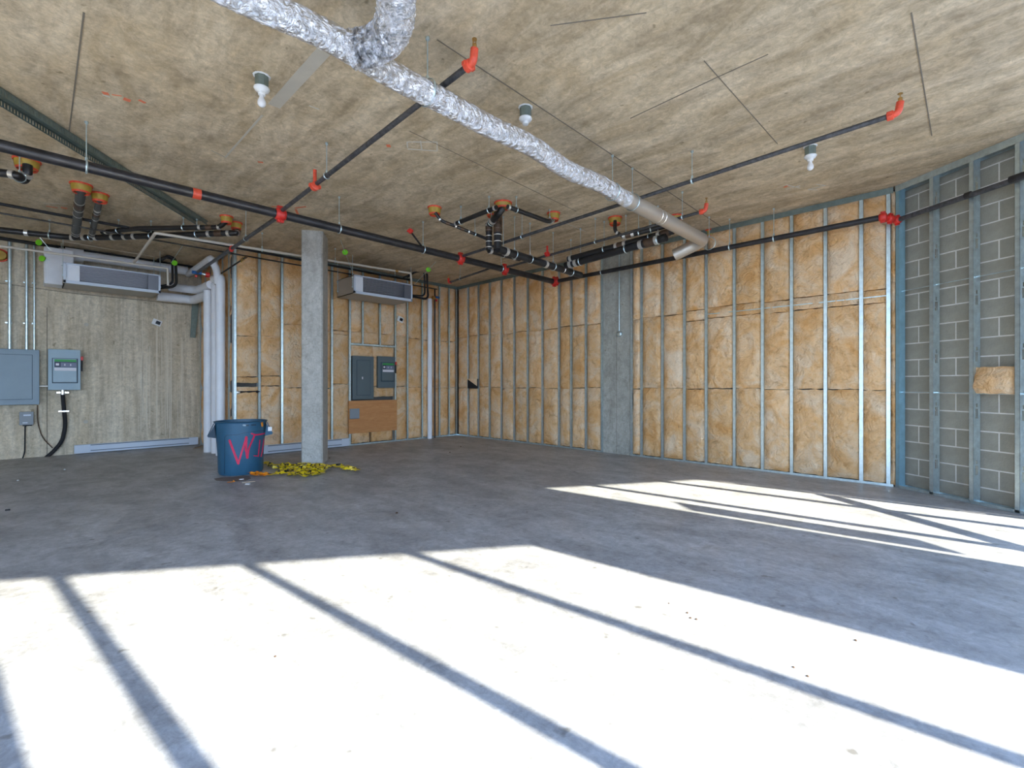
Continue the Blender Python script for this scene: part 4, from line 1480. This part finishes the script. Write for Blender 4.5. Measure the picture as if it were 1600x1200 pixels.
# small grey box with cables
o, x0, x1, z0, z1, yf = wall_box('utility_box', 30, 643.5, 52.5, 664, YR, 0.07, mat('pvc_grey', (0.25, 0.28, 0.30), 0.5), 'small grey utility box under the large electrical panel', 'junction box')
slab(o, 'label_print', M_heat, x0 + .05, x0 + .14, z1 - .07, z1 - .045, yf, 0.002)
slab(o, 'label_print', M_heat, x0 + .04, x0 + .10, z0 + .03, z0 + .045, yf, 0.002)
b = MB(); b.bb((x0 + .04, yf + .02, z0 - .02), (x0 + .10, yf + .05, z0)); b.bb((x1 - .08, yf + .02, z0 - .02), (x1 - .02, yf + .05, z0)); b.build('cable_glands', M_rubber, o)
MB().tube(arc([(x0 + .07, yf + .03, z0), (x0 + .065, YR - .03, 0.1), (x0 + .04, YR - .05, 0.0)], 0.1), 0.009, 8).build('thin_cable', M_rubber, label='thin black cable hanging from the small grey utility box to the floor', cat='cable')
MB().tube(arc([Py(58.5, 633, YR - .03), Py(58.5, 660, YR - .03), Py(66, 684, YR - .03), Py(82, 700, YR - .04)], 0.3, 7), 0.008, 8).build('thin_cable', M_brown, label='thin brown cable curving from the large panel towards the black cable', cat='cable')


def thermostat(px, py, y, label, rot):
    c = Py(px, py, y)
    b = MB()
    ax = Vector((math.cos(rot), 0, math.sin(rot)))
    ay = Vector((0, -1, 0))
    b.box(c + Vector((0, -0.012, 0)), (0.15, 0.024, 0.115), ax, ay)
    o = b.build('thermostat', M_porc, bevel=0.003, label=label, cat='thermostat', group=None)
    b = MB(); b.box(c + Vector((0, -0.026, 0)) + ax * 0.018, (0.075, 0.004, 0.065), ax, ay); b.build('screen', mat('dark_screen', (0.015, 0.02, 0.03), 0.2), o)


thermostat(245, 504, YR, 'white thermostat hung askew on the concrete wall', math.radians(-20))
thermostat(625, 499, -0.02, 'white thermostat hung askew on the insulation below the right fan coil unit', math.radians(-18))
# hanging strip of dark membrane on the concrete wall right edge
MB().poly([Py(300, 470, YR - 0.02), Py(311, 470, YR - 0.02), Py(305, 528, YR - 0.02), Py(297, 527, YR - 0.02)], (0, -0.02, 0)).build('bracket_strip', M_galvd, label='narrow grey metal strip leaning on the concrete wall near the white pipes', cat='metal strip')
# junction box & disconnect on back wall
panelboard(551, 556.5, 584, 624, 0.0, 0.03, M_panel2, 'tall dark grey electrical panel recessed in the insulated wall', 0.20)
disconnect(591, 557, 617.5, 606, 0.0, 0.07, M_panel2, 'dark grey disconnect switch with a red handle on the insulated wall', (0.18, 0.90, 0.22, 0.80))
a, b2 = Py(545, 627, -0.02), Py(620, 672, -0.02)
o = MB().bb((a.x, -0.022, Py(582, 675, -0.02).z), (b2.x, -0.002, Py(582, 625.5, -0.02).z)).build('plywood_panel', M_ply, label='orange plywood panel mounted below the electrical boxes', cat='plywood')
wall_box('outlet_box', 547, 638.5, 562, 654.5, -0.022, 0.03, mat('pvc_grey', (0.25, 0.28, 0.30), 0.5), 'grey outlet box on the left of the plywood panel', 'outlet box', bevel=0.01)
# sleeve in first bay
a = Py(371, 613, 0.02)
o = MB().tube([(a.x, 0.0, a.z), (a.x + 0.36, 0.02, a.z + 0.01)], 0.022, 10).build('pipe_sleeve', M_drain, smooth=True, label='short dark pipe across the first insulated bay behind the bin', cat='pipe')
MB().lathe((a.x, 0.0, a.z), [(0.03, -0.02), (0.034, 0.0), (0.028, 0.03)], 12, (1, 0, 0)).build('end_cap', M_steelw, o, smooth=True)
# missing insulation box in right wall near corner
a, c = Px(731.5, 592, -0.012), Px(746.5, 607, -0.012)
b = MB(); b.bb((-0.03, c.y, c.z), (-0.010, a.y, a.z)); o = b.build('recessed_box', M_rubber, label='small dark recessed box in the insulation near the far corner', cat='wall box')
MB().poly([(-0.032, a.y, a.z), (-0.032, c.y, a.z), (-0.032, c.y, c.z + 0.06)], (-0.01, 0, 0)).build('insulation_flap', M_wool, o)

# conduit with round box on the pier
cp = Px(968.5, 520, 0.02)
top = Px(967.5, 418, 0.0)
o = MB().tube([(-0.0, cp.y, cp.z), (-0.0, cp.y, H - 0.08)], 0.010, 8).build('conduit', M_galv, smooth=True, label='thin conduit on the grey concrete pier ending in a round box', cat='conduit')
MB().lathe((0.02, cp.y, cp.z - 0.02), [(0.052, 0), (0.052, 0.04), (0.045, 0.045)], 16, (-1, 0, 0)).build('round_box', M_galv, o, smooth=True)

# --- baseboard heaters
def heater(x0, x1, y, label):
    hz = 0.165
    e = MB(); e.bb((x0, y - 0.075, 0.012), (x1, y, hz))
    e = e.build('baseboard_heater', M_heat, label=label, cat='baseboard heater', group='white baseboard heaters', bevel=0.004, base=True)
    slab(e, 'outlet_slot', M_heatd, x0 + 0.22, x1 - 0.16, 0.045, 0.058, y - 0.075, 0.004)
    slab(e, 'top_louver', M_heatd, x0 + 0.22, x1 - 0.16, hz - 0.02, hz - 0.006, y - 0.075, 0.004)
    slab(e, 'front_panel', M_heat, x0 + 0.22, x1 - 0.16, 0.062, hz - 0.024, y - 0.075, 0.012)
    slab(e, 'end_cap', M_heat, x0, x0 + 0.21, 0.015, hz, y - 0.075, 0.008)
    slab(e, 'end_cap', M_heat, x1 - 0.15, x1, 0.015, hz, y - 0.075, 0.008)


h0, h1 = Py(116, 710, YR - 0.08), Py(309.5, 697, YR - 0.08)
heater(h0.x, h1.x, YR - 0.003, 'long white baseboard heater on the floor along the concrete wall')
h0, h1 = Py(398, 710, -0.08), Py(545.5, 697, -0.08)
heater(h0.x, h1.x, -0.006, 'long white baseboard heater behind the bin and the column')

# --- insulation scrap in the block wall
a, c = Pside(1519, 573, 0.03), Pside(1585, 616, 0.03)
tt = lambda p: (p - R0).dot(TS)
t0_, t1_ = tt(a), tt(c)
zt, zb = Pside(1552, 573, 0.03).z, Pside(1552, 615, 0.03).z
sc_o = batt(None, side(t0_, 0.005), TS, -OS, t1_ - t0_, zb, zt, thick=0.14, amp=0.05, seed=901, name='insulation_scrap', bulge=0.03)
sc_o['label'] = 'torn piece of tan insulation stuffed between two studs of the block wall'
sc_o['category'] = 'insulation'

# --- bin
bc = Pz(376.5, 738, 0)
ct = empty('trash_can', (bc.x, bc.y, 0), 'round blue plastic bin with pink sprayed letters left of the column', 'bin')
dist = (bc - CAM).dot(Vector((SA, CA, 0)))
rb = 33.0 * dist / F * 0.93
rt = 36.0 * dist / F
hc = 0.745
prof = [(rb * 0.95, 0.0), (rb, 0.03), (rb * 1.03, 0.3), (rt * 0.965, hc - 0.02), (rt * 1.0, hc - 0.02), (rt * 1.03, hc - 0.005), (rt * 1.0, hc), (rt * 0.95, hc), (rt * 0.93, hc - 0.05), (rb * 0.98, 0.10), (rb * 0.9, 0.03)]
MB().lathe((bc.x, bc.y, 0), prof, 40).build('body', M_can, ct, smooth=True)
# front direction and side direction as seen
fr = Vector((-SA, -CA, 0)); rt_ = Vector((CA, -SA, 0))
fr = (CAM - bc); fr.z = 0; fr.normalize(); rt_ = Vector((-fr.y, fr.x, 0)) 
if rt_.dot(Vector((CA, -SA, 0))) < 0: rt_ = -rt_
def oncan(u, z, off=0.003):     # u = sideways offset in metres
    rr = (rb * 1.03 + (rt * 0.965 - rb * 1.03) * max(0, (z - 0.3)) / (hc - 0.32)) if z > 0.3 else rb * (1 + 0.03 * z / 0.3)
    rr += off
    u = max(-rr * 0.985, min(rr * 0.985, u))
    return bc + rt_ * u + fr * math.sqrt(rr * rr - u * u) + Vector((0, 0, z))
mpx = dist / F
for s_ in (-1, 1):
    b = MB()
    base = bc + rt_ * s_ * rt * 0.97
    b.poly([base + fr * -0.09 + Vector((0, 0, hc - 0.03)), base + fr * 0.09 + Vector((0, 0, hc - 0.03)), base + fr * 0.07 + rt_ * s_ * 0.075 + Vector((0, 0, hc - 0.20)), base - fr * 0.07 + rt_ * s_ * 0.075 + Vector((0, 0, hc - 0.20))], rt_ * s_ * 0.012)
    for k_ in (-1, 1):
        b.poly([base + fr * k_ * 0.085 + Vector((0, 0, hc - 0.05)), base + fr * k_ * 0.07 + rt_ * s_ * 0.08 + Vector((0, 0, hc - 0.21)), base + fr * k_ * 0.07 - rt_ * s_ * 0.02 + Vector((0, 0, hc - 0.23))], fr * 0.01)
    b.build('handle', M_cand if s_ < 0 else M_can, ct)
def can_px(px, py):
    return ((px - 376.5) * mpx, (742.5 - py) * mpx * 1.0)
def stroke(name, pxs, wd, m, off=0.002):
    P = []
    for k in range(len(pxs) - 1):
        ns = max(3, int(math.hypot(pxs[k][0] - pxs[k + 1][0], pxs[k][1] - pxs[k + 1][1]) * 0.0088 / (wd * 0.7)))
        for q in range(ns + 1):
            t = q / ns
            x_ = pxs[k][0] * (1 - t) + pxs[k + 1][0] * t; y_ = pxs[k][1] * (1 - t) + pxs[k + 1][1] * t
            u, z = can_px(x_, y_)
            P.append(oncan(u, z, off))
    b = MB()
    for k, p_ in enumerate(P):
        nrm = (p_ - bc); nrm.z = 0; nrm.normalize()
        b.lathe(p_ - nrm * 0.004, [(wd * random.uniform(.85, 1.1), 0), (wd * .9, 0.005)], 8, nrm)
    b.build(name, m, ct)
for st_, w_ in (([(361.7, 689), (373, 724)], .017), ([(373, 724), (383.5, 685)], .013), ([(383.5, 685), (383, 702), (385, 716)], .018), ([(385, 716), (387, 702), (395, 682)], .013),
                ([(390.5, 680), (396, 682.5), (409, 682.5)], .012), ([(402, 692), (400, 716)], .010), ([(400, 716), (394, 714.5)], .008), ([(408, 692), (405.5, 711), (404, 717)], .014)):
    stroke('sprayed_stroke', st_, w_, M_spray)
# raised panel line and marks
stroke('panel_edge', [(355, 739), (355.5, 684), (358, 681), (372, 680.5), (384, 677.5), (408, 677)], .0035, M_cand, 0.001)
stroke('worn_mark', [(384, 667), (386, 667)], .012, M_cand); stroke('worn_mark', [(391, 667), (396, 667)], .011, M_cand); stroke('worn_mark', [(380, 666.5), (382, 667)], .012, M_panell)
stroke('orange_sticker', [(405, 665), (405.5, 669)], .022, M_oran, 0.004)
b = MB(); q = bc + rt_ * (rt + 0.035) + fr * 0.10 + Vector((0, 0, hc - 0.13)); b.box(q, (0.05, 0.01, 0.06), rt_, fr); b.build('white_tag', M_porc, ct)

# --- caution tape
def ribbon(path, wd, m, name, parent=None, label=None, cat=None, seed=0, lift=0.03):
    b = MB()
    n = len(path)
    for k in range(n):
        a_ = path[max(0, k - 1)]; c2 = path[min(n - 1, k + 1)]
        t = (c2 - a_); t.z = 0; t.normalize()
        s_ = Vector((-t.y, t.x, 0))
        tw = noise.noise(Vector((k * 0.35, seed, 0))) * 2.4
        v = s_ * math.cos(tw) + Vector((0, 0, 1)) * abs(math.sin(tw)) * 0.8
        zb_ = 0.006 + lift * (0.5 + 0.5 * noise.noise(Vector((k * 0.5, seed + 9, 2))))
        cen = Vector((path[k].x, path[k].y, zb_))
        b.v.append(cen - v * wd / 2 * (1 if v.z < .05 else .3)); b.v.append(cen + v * wd / 2)
    for p_ in b.v:
        if p_.z < 0.003: p_.z = 0.003
    for k in range(n - 1):
        b.f.append((2 * k, 2 * k + 1, 2 * k + 3, 2 * k + 2))
    o = b.build(name, m, parent, smooth=False, label=label, cat=cat)
    so = o.modifiers.new('solid', 'SOLIDIFY'); so.thickness = 0.001
    return o


def wander(pixels, step=0.05, jit=0.05, seed=0):
    P = [Pz(px, py, 0) for px, py in pixels]
    out = []
    for i in range(len(P) - 1):
        L = (P[i + 1] - P[i]).length
        m_ = max(2, int(L / step))
        for q in range(m_):
            t = q / m_
            p_ = P[i].lerp(P[i + 1], t)
            p_ += Vector((noise.noise(Vector((len(out) * .6, seed, 0))), noise.noise(Vector((len(out) * .6, seed, 7))), 0)) * jit
            out.append(p_)
    out.append(P[-1])
    return out


tp = empty('caution_tape', Pz(470, 738, 0), 'crumpled heap of yellow and black caution tape on the floor at the column foot', 'tape')
random.seed(5)
outlines = [
    [(412, 725), (425, 731), (440, 729), (455, 736), (470, 730), (490, 737), (510, 731), (530, 730), (545, 734), (559, 738)],
    [(412, 745), (430, 744), (450, 742), (470, 745), (490, 741), (508, 742)],
    [(440, 739), (455, 733), (478, 742), (498, 731), (478, 729), (456, 729), (440, 733)],
    [(452, 745), (462, 738), (480, 733), (500, 738), (508, 733), (520, 730)],
    [(418, 728), (432, 735), (450, 728), (465, 741), (485, 745), (500, 742)],
    [(445, 731), (470, 735), (495, 729), (515, 733), (505, 739), (480, 738), (460, 742)],
    [(520, 731), (535, 735), (548, 737), (556, 739)],
    [(430, 745), (445, 739), (460, 731), (475, 727), (490, 733), (505, 728)],
    [(435, 730), (448, 738), (466, 733), (488, 744), (500, 735), (516, 729)],
    [(462, 729), (472, 738), (486, 730), (496, 743), (478, 747), (458, 744), (445, 746)],
]
for i, ol in enumerate(outlines):
    ribbon(wander(ol, 0.045, 0.09, i), 0.075, M_tape, 'tape_strand', tp, seed=i * 3.1, lift=0.05 if i < 8 else 0.03)
ot = empty('orange_wrapper', Pz(405, 744, 0), 'crumpled orange plastic clump lying at the foot of the blue bin', 'plastic wrapper')
for i, ol in enumerate(([(390, 742), (398, 746), (405, 743), (415, 746), (421, 744)], [(391, 745), (400, 742), (410, 747), (419, 743)])):
    ribbon(wander(ol, 0.02, 0.07, 20 + i), 0.06, M_oran, 'strand', ot, seed=40 + i * 2, lift=0.06)
ribbon(wander([(358, 756), (363, 755), (367, 754)], 0.02, 0.05, 31), 0.05, M_oran, 'orange_scrap', None, 'small orange plastic scrap on the floor in front of the bin', 'plastic scrap', seed=60, lift=0.02)
# stain, wood scraps
sp = [Pz(x_, y_, 0.001) for x_, y_ in ((334, 748), (346, 746), (362, 745.5), (380, 743), (390, 744), (392, 748), (384, 751), (370, 752), (352, 752), (338, 751))]
MB().poly(sp, (0, 0, 0.0015)).build('stain', M_stain, label='dark brown stain on the floor in front of the blue bin', cat='stain')
for a, c, wd, m, lab in (((374, 749), (381, 748.5), 0.03, M_porc, 'small white paper scrap beside the bin, nearer the bin'), ((384, 756), (391, 756), 0.03, M_porc, 'small white paper scrap in front of the wooden sliver'),
                    ((378, 754), (399, 752), 0.02, M_wood, 'thin pale wood sliver on the floor in front of the bin'), ((303, 701), (318, 697), 0.04, M_wood, 'pale wood offcut on the floor at the heater end'),
                    ((305, 699), (316, 696.5), 0.03, M_brown, 'dark wood sliver on the floor at the heater end'), ((8, 797), (16, 796), 0.03, M_rubber, 'small black scrap on the floor at the left edge'),):
    MB().bar(Pz(*a, 0.006), Pz(*c, 0.006), wd, 0.008).build('debris_scrap', m, label=lab, cat='debris')
# crumbs on floor
cr_l = []
crumbs = (((1240, 1043), 'brown crumb on the floor beside the long shadow bar at the lower right'), ((1262, 1057), 'brown crumb at the edge of the lower right shadow bar'), ((1079, 966), 'brown crumb in the sunlit floor near the middle of the right half'),
          ((1337, 1001), 'lone brown crumb farthest right in the near sunlit patch'), ((1088, 968), 'brown crumb just right of another in the sunlit floor'), ((1074, 958), 'tiny brown crumb behind the pair in the sunlit floor'), ((620, 802), 'dark crumb on the shaded floor ahead of the tape heap'),
          ((703, 707), 'dark crumb on the shaded floor below the far corner'), ((720, 698), 'dark crumb nearest the far corner'), ((101, 734), 'white crumb on the floor below the left heater end'), ((28, 751), 'white crumb on the floor near the left edge'), ((515, 716), 'dark crumb at the right foot of the column'),
          ((1045, 943), 'single speck of debris farthest left of the sunlit crumbs'), ((430, 1026), 'small dark chip in the left sunlit panel of the floor'))
for i, ((x_, y_), lab) in enumerate(crumbs):
    c = Pz(x_, y_, 0)
    b = MB()
    s_ = random.uniform(0.004, 0.006) if i < 6 or i > 11 else 0.012
    b.lathe((c.x, c.y, 0), [(s_, 0), (s_ * 1.1, s_ * .5), (s_ * .4, s_)], 6)
    b.build('crumb', M_brown if i not in (9, 10) else M_porc, label=lab, cat='debris')
